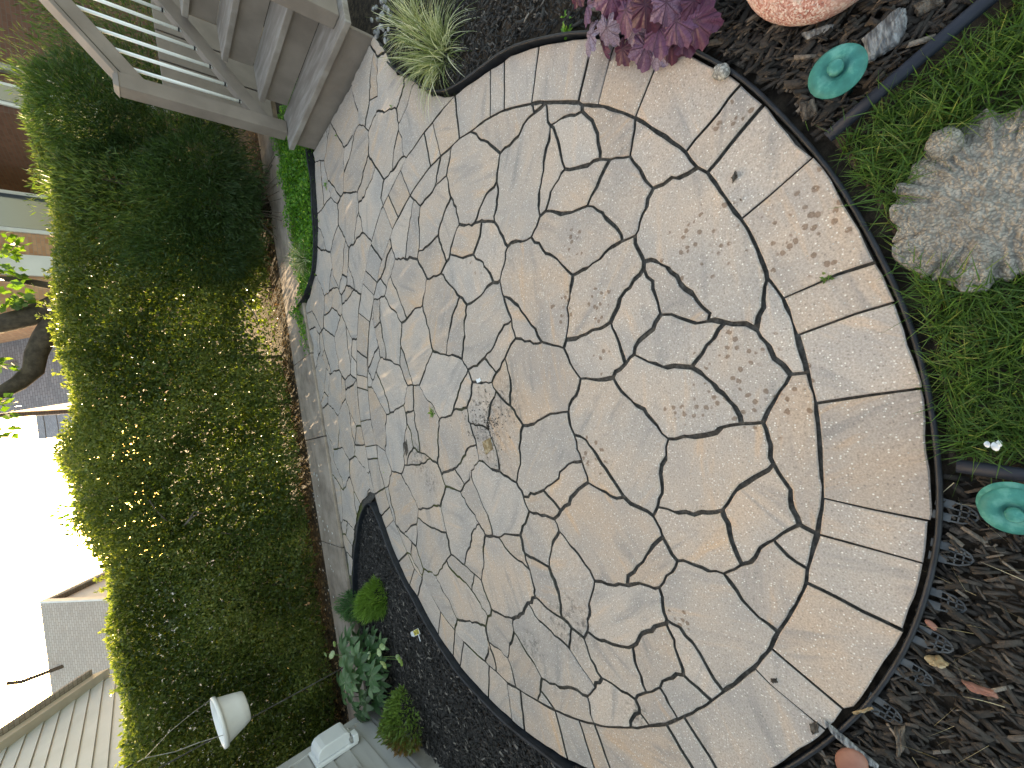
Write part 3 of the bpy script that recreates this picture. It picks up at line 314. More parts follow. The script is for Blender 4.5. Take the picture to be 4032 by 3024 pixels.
DIRT = [(1050, 900, 0.26), (1060, 960, 0.20), (905, 990, 0.22), (1240, 1340, 0.20), (1210, 1350, 0.2), (1380, 1545, 0.1), (1090, 870, 0.2), (1150, 1400, 0.15), (930, 1040, .15)]
M_PAVER = mat_paver()
def mat_sand():
    mt, tr, n, b = newmat('joint_sand'); t = NT(tr); p = t.pos()
    c = t.ramp(t.step(t.noise(p, 60, 6, 0.7), 0.25, 0.75), [(0, (0.028, 0.025, 0.022)), (0.5, (0.066, 0.060, 0.053)), (1, (0.13, 0.12, 0.108))])
    sx = t.node('ShaderNodeSeparateXYZ'); t.link(p, sx.inputs[0])
    back = t.math('MULTIPLY', t.step(sx.outputs[1], 1.3, 2.6), t.step(sx.outputs[0], 0.9, -0.6))
    moss = t.math('MULTIPLY', back, t.step(t.noise(p, 4.5, 3), 0.50, 0.60))
    c = t.mix(t.math('MULTIPLY', moss, 0.85), c, (0.085, 0.095, 0.022))
    t.link(c, b.inputs['Base Color']); b.inputs['Roughness'].default_value = 0.95
    t.bump(t.noise(p, 160, 4), 0.6, 0.004, b); return mt
M_SAND = mat_sand()
M_SOIL = mat_noise('dark_soil', [(0, (0.018, 0.013, 0.010)), (0.5, (0.04, 0.030, 0.022)), (1, (0.075, 0.055, 0.04))], 25, 0.95, 0.8, 90, 0.01)
def mat_concrete():
    mt, tr, n, b = newmat('weathered_concrete'); t = NT(tr); p = t.pos()
    a = t.noise(p, 2.2, 6, 0.65); f = t.noise(p, 120, 3, 0.6); l = t.noise(t.scalev(p, (1.2, 5, 1)), 2.5, 5)
    c = t.ramp(t.step(a, 0.3, 0.7), [(0, (0.20, 0.155, 0.125)), (0.5, (0.33, 0.265, 0.22)), (1, (0.43, 0.35, 0.295))])
    c = t.mix(t.math('MULTIPLY', t.step(l, 0.52, 0.7), 0.55), c, (0.17, 0.14, 0.12))
    c = t.mix(1.0, c, t.ramp(t.step(f, 0.2, 0.8), [(0, (0.8, 0.8, 0.8)), (1, (1.12, 1.12, 1.12))]), 'MULTIPLY')
    t.link(c, b.inputs['Base Color']); b.inputs['Roughness'].default_value = 0.92; t.bump(f, 0.3, 0.003, b); return mt
M_CONC = mat_concrete()
M_BLACK = mat_noise('black_plastic', [(0, (0.008, 0.010, 0.014)), (1, (0.020, 0.024, 0.033))], 20, 0.5, 0.15, 150, 0.001, spec=0.3)
M_GREYPL = mat_noise('grey_black_plastic', [(0, (0.03, 0.035, 0.042)), (1, (0.07, 0.08, 0.09))], 30, 0.5, 0.1)
# ================================================================== the setting
def sheet(name, pts, z, mat, label, kind='structure', parent=None):
    o = build(name, [(p[0], p[1], z) for p in pts], [tuple(range(len(pts)))], mat, parent, org=(pts[0][0], pts[0][1], z))
    return tag(o, label, None, None, kind)
GC = [(90*math.cos(a*math.pi/24), 90*math.sin(a*math.pi/24)) for a in range(48)]
sheet('ground', GC, -0.035, M_SOIL, 'dark bare soil under the beds, lawn and hedge')
CX, CY, RI, RO = CIRC
VX = [(PV[i]/1000, PV[i+1]/1000) for i in range(0, len(PV), 2)]
FACES = [[int(t) for t in f.split()] for f in PF.split('|')]
patio = build('patio', [(CX+(RO-0.015)*math.cos(a*math.pi/48), CY+(RO-0.015)*math.sin(a*math.pi/48), -0.0125) for a in range(96)], [tuple(range(96))], M_SAND, None, org=(CX, CY, -0.0125))
tag(patio, 'round patio of irregular beige flagstones with a ring border and a walk behind', None, None, 'structure')
wk = [f for f in FACES if math.hypot(sum(VX[i][0] for i in f)/len(f)-CX, sum(VX[i][1] for i in f)/len(f)-CY) > RO*1.003]
wb_ = [at(*v) for v in ((806, 80), (840, 160), (900, 190), (935, 205), (1000, 240), (960, 400), (920, 500), (890, 640), (880, 800), (885, 940), (860, 1050), (805, 1075), (775, 1120), (765, 1200), (755, 1290), (745, 1290), (735, 1150), (712, 1000), (690, 850), (668, 700), (668, 655), (690, 560), (690, 480), (684, 400), (679, 330))]
ws = build('joint_bed', [(p.x, p.y, -0.017) for p in wb_], [tuple(range(len(wb_)))], M_SAND, patio)
def inset(poly, dists):
    n = len(poly); lines = []
    for i in range(n):
        (x0, y0), (x1, y1) = poly[i], poly[(i+1) % n]; dx, dy = x1-x0, y1-y0; L = math.hypot(dx, dy) or 1e-6
        nx, ny = -dy/L, dx/L; lines.append((x0+nx*dists[i], y0+ny*dists[i], dx/L, dy/L, nx, ny, x1+nx*dists[i], y1+ny*dists[i]))
    out = []
    for i in range(n):
        a = lines[i-1]; b = lines[i]; den = a[2]*b[3]-a[3]*b[2]
        if abs(den) < 0.25: P = ((a[6]+b[0])/2, (a[7]+b[1])/2)
        else:
            tt = ((b[0]-a[0])*b[3]-(b[1]-a[1])*b[2])/den; P = (a[0]+a[2]*tt, a[1]+a[3]*tt)
        x, y = poly[i]; dd = math.hypot(P[0]-x, P[1]-y)
        mx = 2.6*max(dists[i-1], dists[i])
        if dd > mx: P = (x+(P[0]-x)*mx/dd, y+(P[1]-y)*mx/dd)
        out.append(P)
    return out
def area(p): return 0.5*sum(p[i][0]*p[(i+1) % len(p)][1]-p[(i+1) % len(p)][0]*p[i][1] for i in range(len(p)))
def hsh(x, y): return (math.sin(x*127.1+y*311.7)*43758.5453) % 1.0
def jitw(x, y): return 0.5+0.5*math.sin(x*23.1+1.7)*math.cos(y*19.7-0.6)+0.35*math.sin(x*61+y*47)
def border_edge(p): return abs(math.hypot(p[0]-CX, p[1]-CY)-RI) < 0.02 or abs(math.hypot(p[0]-CX, p[1]-CY)-RO) < 0.035
n_st = 0
for f in FACES:
    poly = [VX[i] for i in f]; ar = area(poly)
    if ar < 0.0012: continue
    c = (sum(p[0] for p in poly)/len(poly), sum(p[1] for p in poly)/len(poly)); rc = math.hypot(c[0]-CX, c[1]-CY)
    border = RI*0.995 < rc < RO*1.003
    walk = rc >= RO*1.003
    # split long edges, wander a little so a cleft edge is never straight
    q = []; dd = []
    for i in range(len(poly)):
        a, b = poly[i], poly[(i+1) % len(poly)]; L = math.hypot(b[0]-a[0], b[1]-a[1]); k = max(1, int(round(L/(0.045 if border else 0.030))))
        on_ring = border_edge(a) and border_edge(b)
        key = tuple(sorted((f[i], f[(i+1) % len(f)])))
        for s in range(k):
            tt = s/k; x, y = a[0]+(b[0]-a[0])*tt, a[1]+(b[1]-a[1])*tt
            if on_ring and k > 1 and 0 < s:                        # keep the arc round
                ra = math.hypot(a[0]-CX, a[1]-CY)*(1-tt)+math.hypot(b[0]-CX, b[1]-CY)*tt; an = math.atan2(y-CY, x-CX); x, y = CX+ra*math.cos(an), CY+ra*math.sin(an)
            if on_ring and k > 1 and s > 0: am = 0.0028; x += (hsh(round(x, 3), round(y, 3))-0.5)*2*am; y += (hsh(round(y, 3)+3.1, round(x, 3))-0.5)*2*am
            elif not border and s > 0:
                am = 0.0075; x += (hsh(round(x, 3), round(y, 3))-0.5)*2*am; y += (hsh(round(y, 3)+3.1, round(x, 3))-0.5)*2*am
            q.append((x, y))
            g = 0.0031 if border and not on_ring else (0.0052 if on_ring else 0.0062)
            dd.append(g*(0.65+0.75*max(0.0, min(1.3, jitw((a[0]+b[0])/2, (a[1]+b[1])/2)))))
    top = inset(q, dd); ch = 0.0035
    t2 = inset(top, [ch]*len(top))
    if area(t2) < 0.0006: t2 = [(c[0]+(p[0]-c[0])*0.9, c[1]+(p[1]-c[1])*0.9) for p in top]
    n = len(q); z = random.gauss(0, 0.0011); tx, ty = random.gauss(0, 0.0035), random.gauss(0, 0.0035)
    zz = lambda p, h: h+z+(p[0]-c[0])*tx+(p[1]-c[1])*ty
    vs = [(p[0], p[1], zz(p, 0)) for p in t2]+[(p[0], p[1], zz(p, -0.003)) for p in top]+[(p[0], p[1], -0.03) for p in top]
    fs = [tuple(range(n))]+[(i, i+n, (i+1) % n+n, (i+1) % n) for i in range(n)]+[(i+n, i+2*n, (i+1) % n+2*n, (i+1) % n+n) for i in range(n)]
    build('border_stone' if border else 'flagstone', vs, fs, [M_PAVER, M_SAND], patio, org=(c[0], c[1], -0.03), matidx=[0]*(n+1)+[1]*n); n_st += 1
# concrete strip between the walk and the hedge, cast in slabs
path = build('path', MB().box(-9, 8.5, 4.57, 5.24, -0.06, -0.01).v, MB().box(-9, 8.5, 4.57, 5.24, -.06, -.01).f, M_SOIL)
tag(path, 'strip of weathered brown concrete slabs running along the foot of the hedge', None, None, 'structure')
p_ = -8.9; i = 0
cuts = [-8.9, -7.7, -6.5, -5.35, -4.2, -3.05, -2.25, -1.05, 0.10, 0.98, 2.15, 3.3, 4.5, 5.7, 6.9, 8.4]
for a, b in zip(cuts, cuts[1:]):
    e = 0.004
    MB().box(a+e, b-e, 4.565+random.uniform(-.004, .004), 5.23, -0.05, 0.012+random.uniform(-.003, .003)).build('concrete_slab', M_CONC, path, bevel=0.006, segs=2)
# ------------------------------------------------------------------ black edging
def offset_path(pts, d):
    out = []
    for i, p in enumerate(pts):
        a = pts[max(i-1, 0)]; b = pts[min(i+1, len(pts)-1)]; tx, ty = b[0]-a[0], b[1]-a[1]; L = math.hypot(tx, ty) or 1
        out.append((p[0]-ty/L*d, p[1]+tx/L*d))
    return out
def smooth_path(pts, n=3):
    for _ in range(n):
        pts = [pts[0]]+[((pts[i-1][0]+2*pts[i][0]+pts[i+1][0])/4, (pts[i-1][1]+2*pts[i][1]+pts[i+1][1])/4) for i in range(1, len(pts)-1)]+[pts[-1]]
    return pts
def resample(pts, step):
    out = [pts[0]]
    for a, b in zip(pts, pts[1:]):
        L = math.hypot(b[0]-a[0], b[1]-a[1]); k = max(1, int(L/step))
        out += [(a[0]+(b[0]-a[0])*s/k, a[1]+(b[1]-a[1])*s/k) for s in range(1, k+1)]
    return out
def strip(name, pts, label, ztop, zbot, rad, wall=0.004):
    root = thing(name, (pts[0][0], pts[0][1], 0), label, 'edging')
    zt_ = ztop if callable(ztop) else (lambda i: ztop)
    wob = [zt_(i)+0.003*math.sin(i*0.31)+0.002*math.sin(i*0.83) for i in range(len(pts))]
    MB().tube([(p[0], p[1], w) for p, w in zip(pts, wob)], rad, 8).build('rim', M_BLACK, root, smooth=True)
    a = offset_path(pts, wall/2); b = offset_path(pts, -wall/2); mb = MB(); n = len(pts)
    vs = [(p[0], p[1], w) for p, w in zip(a, wob)]+[(p[0], p[1], w) for p, w in zip(b, wob)]+[(p[0], p[1], zbot) for p in a]+[(p[0], p[1], zbot) for p in b]
    fs = []
    for i in range(n-1): fs += [(i, i+1, 2*n+i+1, 2*n+i), (n+i, n+i+1, 3*n+i+1, 3*n+i), (i, i+1, n+i+1, n+i)]
    mb.add(vs, fs); mb.build('wall', M_BLACK, root)
    return root
RIGHT = [(2.12, 2.335), (2.028, 2.275), (1.965, 2.199), (1.86, 2.089), (1.724, 1.969), (1.685, 1.928), (1.605, 1.803), (1.571, 1.737), (1.547, 1.581), (1.521, 1.441), (1.50, 1.343), (1.489, 1.29)]
RING_OUT = [(1.421, 1.131), (1.349, 1.0), (1.271, 0.868), (1.196, 0.773), (1.059, 0.602), (0.973, 0.526), (0.909, 0.479), (0.796, 0.396), (0.707, 0.346), (0.637, 0.317), (0.56, 0.283), (0.506, 0.249), (0.471, 0.232), (0.388, 0.206), (0.319, 0.187), (0.239, 0.165), (0.187, 0.15), (0.115, 0.132), (0.006, 0.113), (-0.064, 0.105), (-0.14, 0.095), (-0.223, 0.094), (-0.3, 0.097), (-0.386, 0.100), (-0.452, 0.104), (-0.548, 0.122), (-0.71, 0.166), (-0.772, 0.184), (-0.872, 0.230), (-0.963, 0.274), (-1.043, 0.320), (-1.106, 0.362), (-1.207, 0.434), (-1.313, 0.517), (-1.40, 0.60), (-1.52, 0.73), (-1.66, 0.93), (-1.77, 1.14), (-1.85, 1.36)]
front = smooth_path(resample(RIGHT+RING_OUT[:-4]+[(CX+RO*math.cos(math.radians(a)), CY+RO*math.sin(math.radians(a))) for a in range(-136, -172, -4)], 0.045), 5)
fr = offset_path(front, 0.011)
edg = strip('edging_strip', fr, 'black plastic edging curving round the front of the round patio', lambda i: 0.003+0.028*max(0.0, min(1.0, (48-i)/22))-0.003, -0.06, 0.0065)
LEFT = [(-2.02, 1.05), (-1.96, 1.25), (-1.90, 1.40)]+[(-1.894, 1.534), (-1.911, 1.681), (-1.917, 1.852), (-1.912, 1.956), (-1.884, 2.171), (-1.825, 2.409), (-1.767, 2.531), (-1.682, 2.698), (-1.604, 2.809), (-1.485, 2.943), (-1.427, 3.05), (-1.372, 3.109), (-1.277, 3.186), (-1.167, 3.279), (-1.039, 3.348), (-0.943, 3.404), (-0.86, 3.46)]
t_ = [at(vx, vy) for vx, vy in ((808, 1070), (795, 1080), (782, 1112), (777, 1140), (773, 1170), (770, 1210), (768, 1250), (770, 1300))]
LB = LEFT+[(-0.80, 3.50)]+[(p.x, p.y) for p in t_[1:]]
lp = offset_path(smooth_path(resample(LB, 0.05), 4), 0.016)
strip('edging_strip', lp, 'black plastic edging round the pointed mulch bed beside the grey house', 0.030, -0.07, 0.008, 0.006)
GB = [at(vx, vy) for vx, vy in ((672, 322), (683, 395), (685, 470), (688, 540), (684, 590), (672, 630), (655, 660), (640, 676))]
gp = offset_path(smooth_path(resample([(p.x, p.y) for p in GB], 0.05), 3), -0.018)
strip('edging_strip', gp, 'black plastic edging along the narrow bed of bright green creeping plants', 0.036, -0.06, 0.008, 0.006)
# ================================================================== steps
M_TAUPE = mat_noise('taupe_painted_wood', [(0, (0.19, 0.160, 0.142)), (1, (0.245, 0.21, 0.188))], 5, 0.6, 0.25, 60, 0.002, stretch=(1, 1, 1), randv=0.10)
M_TREAD = mat_noise('worn_taupe_tread', [(0, (0.20, 0.172, 0.155)), (0.55, (0.25, 0.222, 0.203)), (1, (0.32, 0.295, 0.278))], 4.0, 0.55, 0.25, 70, 0.002, stretch=(6, 1, 1), randv=0.06)
M_BALUSTER = mat_noise('white_metal', [(0, (0.80, 0.85, 0.88)), (1, (0.84, 0.88, 0.90))], 6, 0.3, 0.0)
M_VOIDSHADE = mat_noise('stair_void_shade', [(0, (0.02, 0.017, 0.015)), (1, (0.045, 0.039, 0.034))], 8, 0.85, 0.3)  # near-black colour standing in for shade in the hollow under the steps
stairs = thing('staircase', W(2.65, 2.9, 0), 'taupe wooden steps with square posts and a rail of white balusters', 'stairs')
RISE, RUN, P0, Q0, Q1 = 0.2225, 0.26, 2.645, 2.30, 3.60
NST = 5
for k in range(NST):
    z1 = RISE*(k+1)-0.015; pf = P0+RUN*k
    q0 = Q0 if k == 0 else 2.36; q1 = 3.615 if k == 0 else 3.50
    MB().box(pf, pf+0.022, q0+0.02, q1, z1-RISE-(0.02 if k == 0 else -0.006), z1-0.042).build('riser', M_TAUPE, stairs, bevel=0.002)
    MB().box(pf-0.042, pf+RUN+0.012, q0-0.045, q1+(0.03 if k == 0 else 0.0), z1-0.0405, z1).build('tread', M_TREAD, stairs, bevel=0.005, segs=2)
    if k:                                                          # far closing board of each step
        MB().box(pf+0.0225, pf+RUN+0.01, q1-0.024, q1-0.002, z1-RISE+0.003, z1-0.042).build('side_board', M_TAUPE, stairs, bevel=0.002)
# near flank is open: added near-black boards inside paint the shade under the steps
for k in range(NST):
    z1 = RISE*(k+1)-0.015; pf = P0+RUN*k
    MB().box(pf+0.023, pf+RUN, 2.60, 2.622, -0.03 if k == 0 else 0.0, z1-0.042).build('shade_board', M_VOIDSHADE, stairs, bevel=0.002)
def newel(p0, q0, w, z0, z1):
    o = MB().box(p0, p0+w, q0, q0+w, z0, z1).build('newel_post', M_TAUPE, stairs, bevel=0.004, segs=2)
    mb = MB(); e = 0.006
    mb.hexa([W(p0-e, q0-e, z1), W(p0+w+e, q0-e, z1), W(p0+w+e, q0+w+e, z1), W(p0-e, q0+w+e, z1), W(p0+e*3, q0+e*3, z1+0.028), W(p0+w-e*3, q0+e*3, z1+0.028), W(p0+w-e*3, q0+w-e*3, z1+0.028), W(p0+e*3, q0+w-e*3, z1+0.028)])
    mb.build('cap', M_TAUPE, o)
newel(2.725, 3.595, 0.112, RISE-0.012, 1.285)
newel(2.69, 2.315, 0.112, RISE-0.012, 1.285)
def rail(q0, q1, pa, za, pb, zb, h, name, mat):
    mb = MB(); mb.hexa([W(pa, q0, za-h), W(pb, q0, zb-h), W(pb, q1, zb-h), W(pa, q1, za-h), W(pa, q0, za), W(pb, q0, zb), W(pb, q1, zb), W(pa, q1, za)])
    return mb.build(name, mat, stairs, bevel=0.004, segs=2)
SL = 0.745
PE = 4.3
for (qa, qb, pst) in ((3.605, 3.69, 2.838), (2.335, 2.42, 2.80)):
    zt = 1.285
    rail(qa-0.012, qb+0.012, pst-(0.02 if qa > 3 else -0.004), zt+0.012, PE, zt+0.012+SL*(PE-pst), 0.035, 'handrail', M_TAUPE)
    rail(qa+0.008, qb-0.008, pst+0.002, zt-0.026, PE, zt-0.026+SL*(PE-pst), 0.125, 'sub_rail', M_TAUPE)
    if qa > 3:
        rail(qa+0.010, qb-0.010, pst+0.002, 0.462, PE, 0.462+SL*(PE-pst), 0.13, 'bottom_rail', M_TAUPE)
        for k in range(12):
            p = 2.93+0.1166*k; zb = 0.462+SL*(p-pst); zt2 = zt-0.13+SL*(p-pst)
            b_ = MB().tube([W(p, (qa+qb)/2, zb-0.01), W(p, (qa+qb)/2, zt2)], 0.0125, 10).build('baluster', M_BALUSTER, stairs, smooth=True)
            MB().tube([W(p, (qa+qb)/2, zb+0.001), W(p, (qa+qb)/2, zb+0.012)], 0.0145, 10).build('shoe', M_BLACK, b_, smooth=True)
# low panel of wide boards beyond the steps
pan = thing('deck_skirt', W(4.2, 4.45, 0), 'low grey board skirting of the deck behind the balusters', 'skirting')
for k in range(7):
    MB().box(3.45+0.30*k, 3.735+0.30*k, 4.43, 4.455, 0.05, 0.95+0.0*k).build('board', M_TAUPE, pan, bevel=0.003)
MB().box(3.4, 5.6, 4.46, 4.49, 0.15, 0.24).build('batten', M_TAUPE, pan); MB().box(3.4, 5.6, 4.46, 4.49, 0.72, 0.81).build('batten', M_TAUPE, pan)
# ================================================================== grey house on the left
M_SIDING = mat_noise('grey_siding', [(0, (0.33, 0.335, 0.335)), (1, (0.385, 0.39, 0.39))], 3, 0.55, 0.2, 90, 0.001, stretch=(1, .4, 6), randv=0.06)
M_TRIM = mat_noise('pale_grey_trim', [(0, (0.36, 0.37, 0.375)), (1, (0.43, 0.44, 0.445))], 4, 0.5, 0.1)
M_FOUND = mat_noise('grey_foundation', [(0, (0.19, 0.185, 0.18)), (1, (0.27, 0.265, 0.255))], 9, 0.9, 0.4, 60, 0.004)
house = thing('house', W(-2.6, 3.0, 0), 'grey house corner with lap siding beside the mulch bed', 'house')
HP, HQ = -2.55, 4.37
MB().box(HP-3.0, HP-0.03, 0.2, HQ-0.02, 0.09, 2.68).build('wall', M_FOUND, house)
MB().box(HP-3.0, HP+0.035, 0.2, HQ-0.05, -0.06, 0.095).build('foundation', M_FOUND, house, bevel=0.008, segs=2)
zb = 0.10; k = 0
while zb < 2.6:
    mb = MB(); q0, q1 = 0.2, HQ-0.075
    mb.hexa([W(HP-0.028, q0, zb), W(HP+0.004, q0, zb), W(HP+0.004, q1, zb), W(HP-0.028, q1, zb), W(HP-0.028, q0, zb+0.139), W(HP-0.013, q0, zb+0.139), W(HP-0.013, q1, zb+0.139), W(HP-0.028, q1, zb+0.139)])
    mb.build('siding_board', M_SIDING, house, bevel=0.0015); zb += 0.132; k += 1
MB().box(HP-0.09, HP+0.012, HQ-0.078, HQ+0.012, 0.085, 2.68).build('corner_trim', M_TRIM, house, bevel=0.004, segs=2)
# flat roof edge out of view closes the top
MB().box(HP-3.0, HP+0.22, 0.0, HQ+0.2, 2.685, 2.83).build('eave', M_TRIM, house)
M_WHITEPL = mat_noise('white_plastic', [(0, (0.66, 0.70, 0.74)), (1, (0.74, 0.77, 0.80))], 5, 0.3, 0.05, 80, 0.0005, spec=0.5)
M_GREYMET = mat_noise('grey_cap', [(0, (0.22, 0.22, 0.22)), (1, (0.34, 0.34, 0.33))], 20, 0.45, 0.1)
# weatherproof cover: rounded hood over a back plate, with a round knock-out on its flank
cov = thing('outlet_cover', W(HP+0.03, 4.17, 0.30), 'white rounded weatherproof cover on the siding by the corner', 'outlet cover')
q0, q1 = 4.06, 4.27; z0, z1 = 0.335, 0.60; pb = HP+0.005
MB().box(pb-0.005, pb+0.022, q0-0.025, q1+0.015, z0-0.05, z1+0.02).build('back_plate', M_WHITEPL, cov, bevel=0.006, segs=3)
mb = MB(); prof = []
for (dp, dz) in ((0.022, z0), (0.10, z0), (0.115, z0+0.012), (0.12, z0+0.035), (0.12, z1-0.07), (0.112, z1-0.035), (0.09, z1-0.012), (0.06, z1), (0.022, z1+0.002)): prof.append((dp, dz))
n = len(prof); vs = [W(pb+dp, q0, dz) for dp, dz in prof]+[W(pb+dp, q1, dz) for dp, dz in prof]
mb.add(vs, [tuple(range(n))[::-1], tuple(range(n, 2*n))]+[(i, i+1, n+i+1, n+i) for i in range(n-1)]+[(n-1, 0, n, 2*n-1)])
mb.build('hood', M_WHITEPL, cov, bevel=0.010, segs=3)
kn = MB(); kn.tube([W(pb+0.055, q0-0.03, z0-0.006), W(pb+0.055, q0+0.0, z0-0.006)], 0.022, 16); kn.build('knockout', M_GREYMET, cov, smooth=False)
MB().box(pb+0.018, pb+0.085, q0-0.04, q0+0.05, z0-0.055, z0-0.012).build('base_box', M_WHITEPL, cov, bevel=0.006, segs=2)
fr_ = thing('vent_frame', W(HP+0.01, 3.55, 0.28), 'grey framed vent set low in the siding below the white cover', 'vent')
for (qa, qb, za, zc) in ((3.40, 3.78, 0.40, 0.435), (3.40, 3.78, 0.60, 0.635), (3.745, 3.78, 0.436, 0.599), (3.40, 3.435, 0.436, 0.599)):
    MB().box(HP+0.002, HP+0.03, qa, qb, za, zc).build('frame_bar', M_TRIM, fr_, bevel=0.003)
for k in range(5):
    MB().box(HP+0.003, HP+0.02, 3.437, 3.743, 0.442+0.031*k, 0.452+0.031*k).build('louvre', M_SIDING, fr_)
# ================================================================== hanging pot on a hook
M_POT = mat_noise('white_pot_plastic', [(0, (0.70, 0.72, 0.74)), (1, (0.78, 0.79, 0.80))], 4, 0.35, 0.05, 60, 0.0005, spec=0.5)
M_WIRE = mat_noise('grey_wire', [(0, (0.16, 0.15, 0.13)), (1, (0.34, 0.33, 0.31))], 40, 0.5, 0.0)
PB = Vector((-2.44, 4.22, 0))
hk = thing('plant_hook', PB, 'thin dark iron plant hook standing behind the hellebores', 'plant hook')
M_IRON = mat_noise('dark_iron', [(0, (0.03, 0.03, 0.028)), (1, (0.075, 0.075, 0.07))], 30, 0.55, 0.1)
potc = Vector((-2.215, 4.0, 1.12)); hooktop = Vector((-2.20, 4.0, 1.74))
zt = hooktop.z+0.05
arc = [PB+Vector((0, 0, zz)) for zz in (-0.15, 0.5, 1.0, zt-0.1)]
for k in range(1, 9):
    a = math.pi*k/8; c_ = (PB+hooktop)/2; 
    dirv = Vector((hooktop.x-PB.x, hooktop.y-PB.y, 0)); L = dirv.length; dirv.normalize()
    arc.append(Vector((PB.x, PB.y, 0))+dirv*(L/2-L/2*math.cos(a))+Vector((0, 0, zt-0.1+0.18*math.sin(a)-(0.03 if k > 6 else 0))))
MB().tube(arc, 0.0055, 8).build('pole', M_IRON, hk, smooth=True)
hooktop = arc[-1]
pot = thing('hanging_pot', potc, 'white plastic hanging flower pot in front of the hedge', 'flower pot')
RT, RB_, HT = 0.176, 0.112, 0.185
tl_ = Matrix.Rotation(math.radians(5), 3, 'X') @ Matrix.Rotation(math.radians(-4), 3, 'Y')
zc = 0.07
prof = [(0.0, -HT+zc), (RB_-0.008, -HT+zc), (RB_, -HT+zc+0.006), (RB_+0.018, -HT*0.7+zc), (RT-0.012, -0.025+zc), (RT-0.008, -0.02+zc), (RT+0.004, -0.022+zc), (RT+0.008, -0.006+zc), (RT+0.006, zc+0.004), (RT-0.004, zc+0.006), (RT-0.012, zc-0.002), (RT-0.020, zc-0.03), (RB_+0.01, zc-0.10), (0.0, zc-0.105)]
MB().lathe(prof, potc, 40, tilt=tl_).build('bowl', M_POT, pot, smooth=True)
for k in range(3):
    a = 0.5+2*math.pi*k/3; rp = potc+tl_ @ Vector(((RT-0.004)*math.cos(a), (RT-0.004)*math.sin(a), zc+0.004))
    mid = rp.lerp(hooktop, 0.55)+Vector((0.012*math.cos(a), 0.012*math.sin(a), 0))
    MB().tube([rp, rp.lerp(mid, 0.5)+Vector((0.006, 0, 0)), mid, hooktop+Vector((0, 0, -0.06)), hooktop+Vector((0, 0, -0.02))], 0.0022, 6).build('hanger_wire', M_WIRE, pot, smooth=True)
# ================================================================== lawn
def mat_blade(name, c0, c1, c2, trans=0.3):
    return mat_leaf(name, c0, c1, trans, 0.5, (1, 1, .5), c2, 0.3)
M_GRASS = mat_blade('lawn_grass', (0.048, 0.105, 0.025), (0.085, 0.165, 0.038), (0.24, 0.26, 0.08))
HS0, HS1 = at(1788, 297, 0.016), at(2132, 2, 0.016); HT0, HT1 = at(2066, 1006, 0.016), at(2212, 1026, 0.016)
d1 = (HS1-HS0).normalized(); HSE = HS0+d1*1.2; d2 = (HT1-HT0).normalized(); HTE = HT0+d2*1.0
ringpt = lambda x, r: (x, CY-math.sqrt(max(0, r*r-(x-CX)**2)))
RL = RO+0.036
lawn_poly = [(HSE.x-0.02, HSE.y), (HS0.x+0.01, HS0.y+0.0), (HS0.x+0.075, HS0.y+0.075)]+[ringpt(x, RL) for x in np.linspace(0.55, -0.33, 24)]+[(HT0.x+0.03, HT0.y), (HTE.x+0.02, HTE.y)]
lawn = tag(build('lawn', [(p[0], p[1], -0.012) for p in lawn_poly], [tuple(range(len(lawn_poly)))], M_SOIL), 'soil of the small lawn in front of the patio', None, None, 'structure')
stone_c = at(2150, 428, 0.02); STR = 0.188
def grass_blades(poly, n, hmin, hmax, wmin, wmax):
    x, y = sample_poly(poly, n)
    k = np.hypot((x-stone_c.x)/1.0, (y-stone_c.y)/0.92) > STR*0.93
    for a_, b_ in ((HS0, HSE), (HT0, HTE)):
        tx, ty = (b_-a_).normalized().x, (b_-a_).normalized().y; k &= np.abs((x-a_.x)*ty-(y-a_.y)*tx) > 0.030
    x, y = x[k], y[k]; n = len(x)
    base = np.stack([x, y, np.full(n, -0.013)], 1)
    az = rng.uniform(0, 2*np.pi, n)+np.sin(x*9)*1.2; tl = rng.uniform(0.15, 1.15, n)
    d = np.stack([np.cos(az)*np.sin(tl), np.sin(az)*np.sin(tl), np.cos(tl)], 1)
    L = rng.uniform(hmin, hmax, n)*(0.7+0.5*np.sin(x*17+y*11)**2); V, F, m_ = ribbons(base, d, L, rng.uniform(wmin, wmax, n), rng.uniform(0.2, 1.5, n), 3)
    dry = np.sin(x*13+2)*np.sin(y*17+1) > 0.72
    r = np.where(rng.random(n) < 0.05+0.22*dry, rng.uniform(0.75, 1, n), rng.uniform(0, 0.62, n)); return V, F, np.repeat(r, m_)
V, F, r = grass_blades(lawn_poly, 34000, 0.045, 0.10, 0.0030, 0.0058)
V = V.reshape(-1, 8, 3)
gr = bulk('grass', V.reshape(-1, 3), F, M_GRASS, None, {'rnd': r}); tag(gr, 'short green lawn grass between the two black hoses', 'grass', None, 'stuff')
M_STRAW = mat_leaf('dry_straw', (0.22, 0.17, 0.09), (0.42, 0.35, 0.22), 0.15, 0.6, (1, .9, .6), (0.5, 0.45, 0.33))
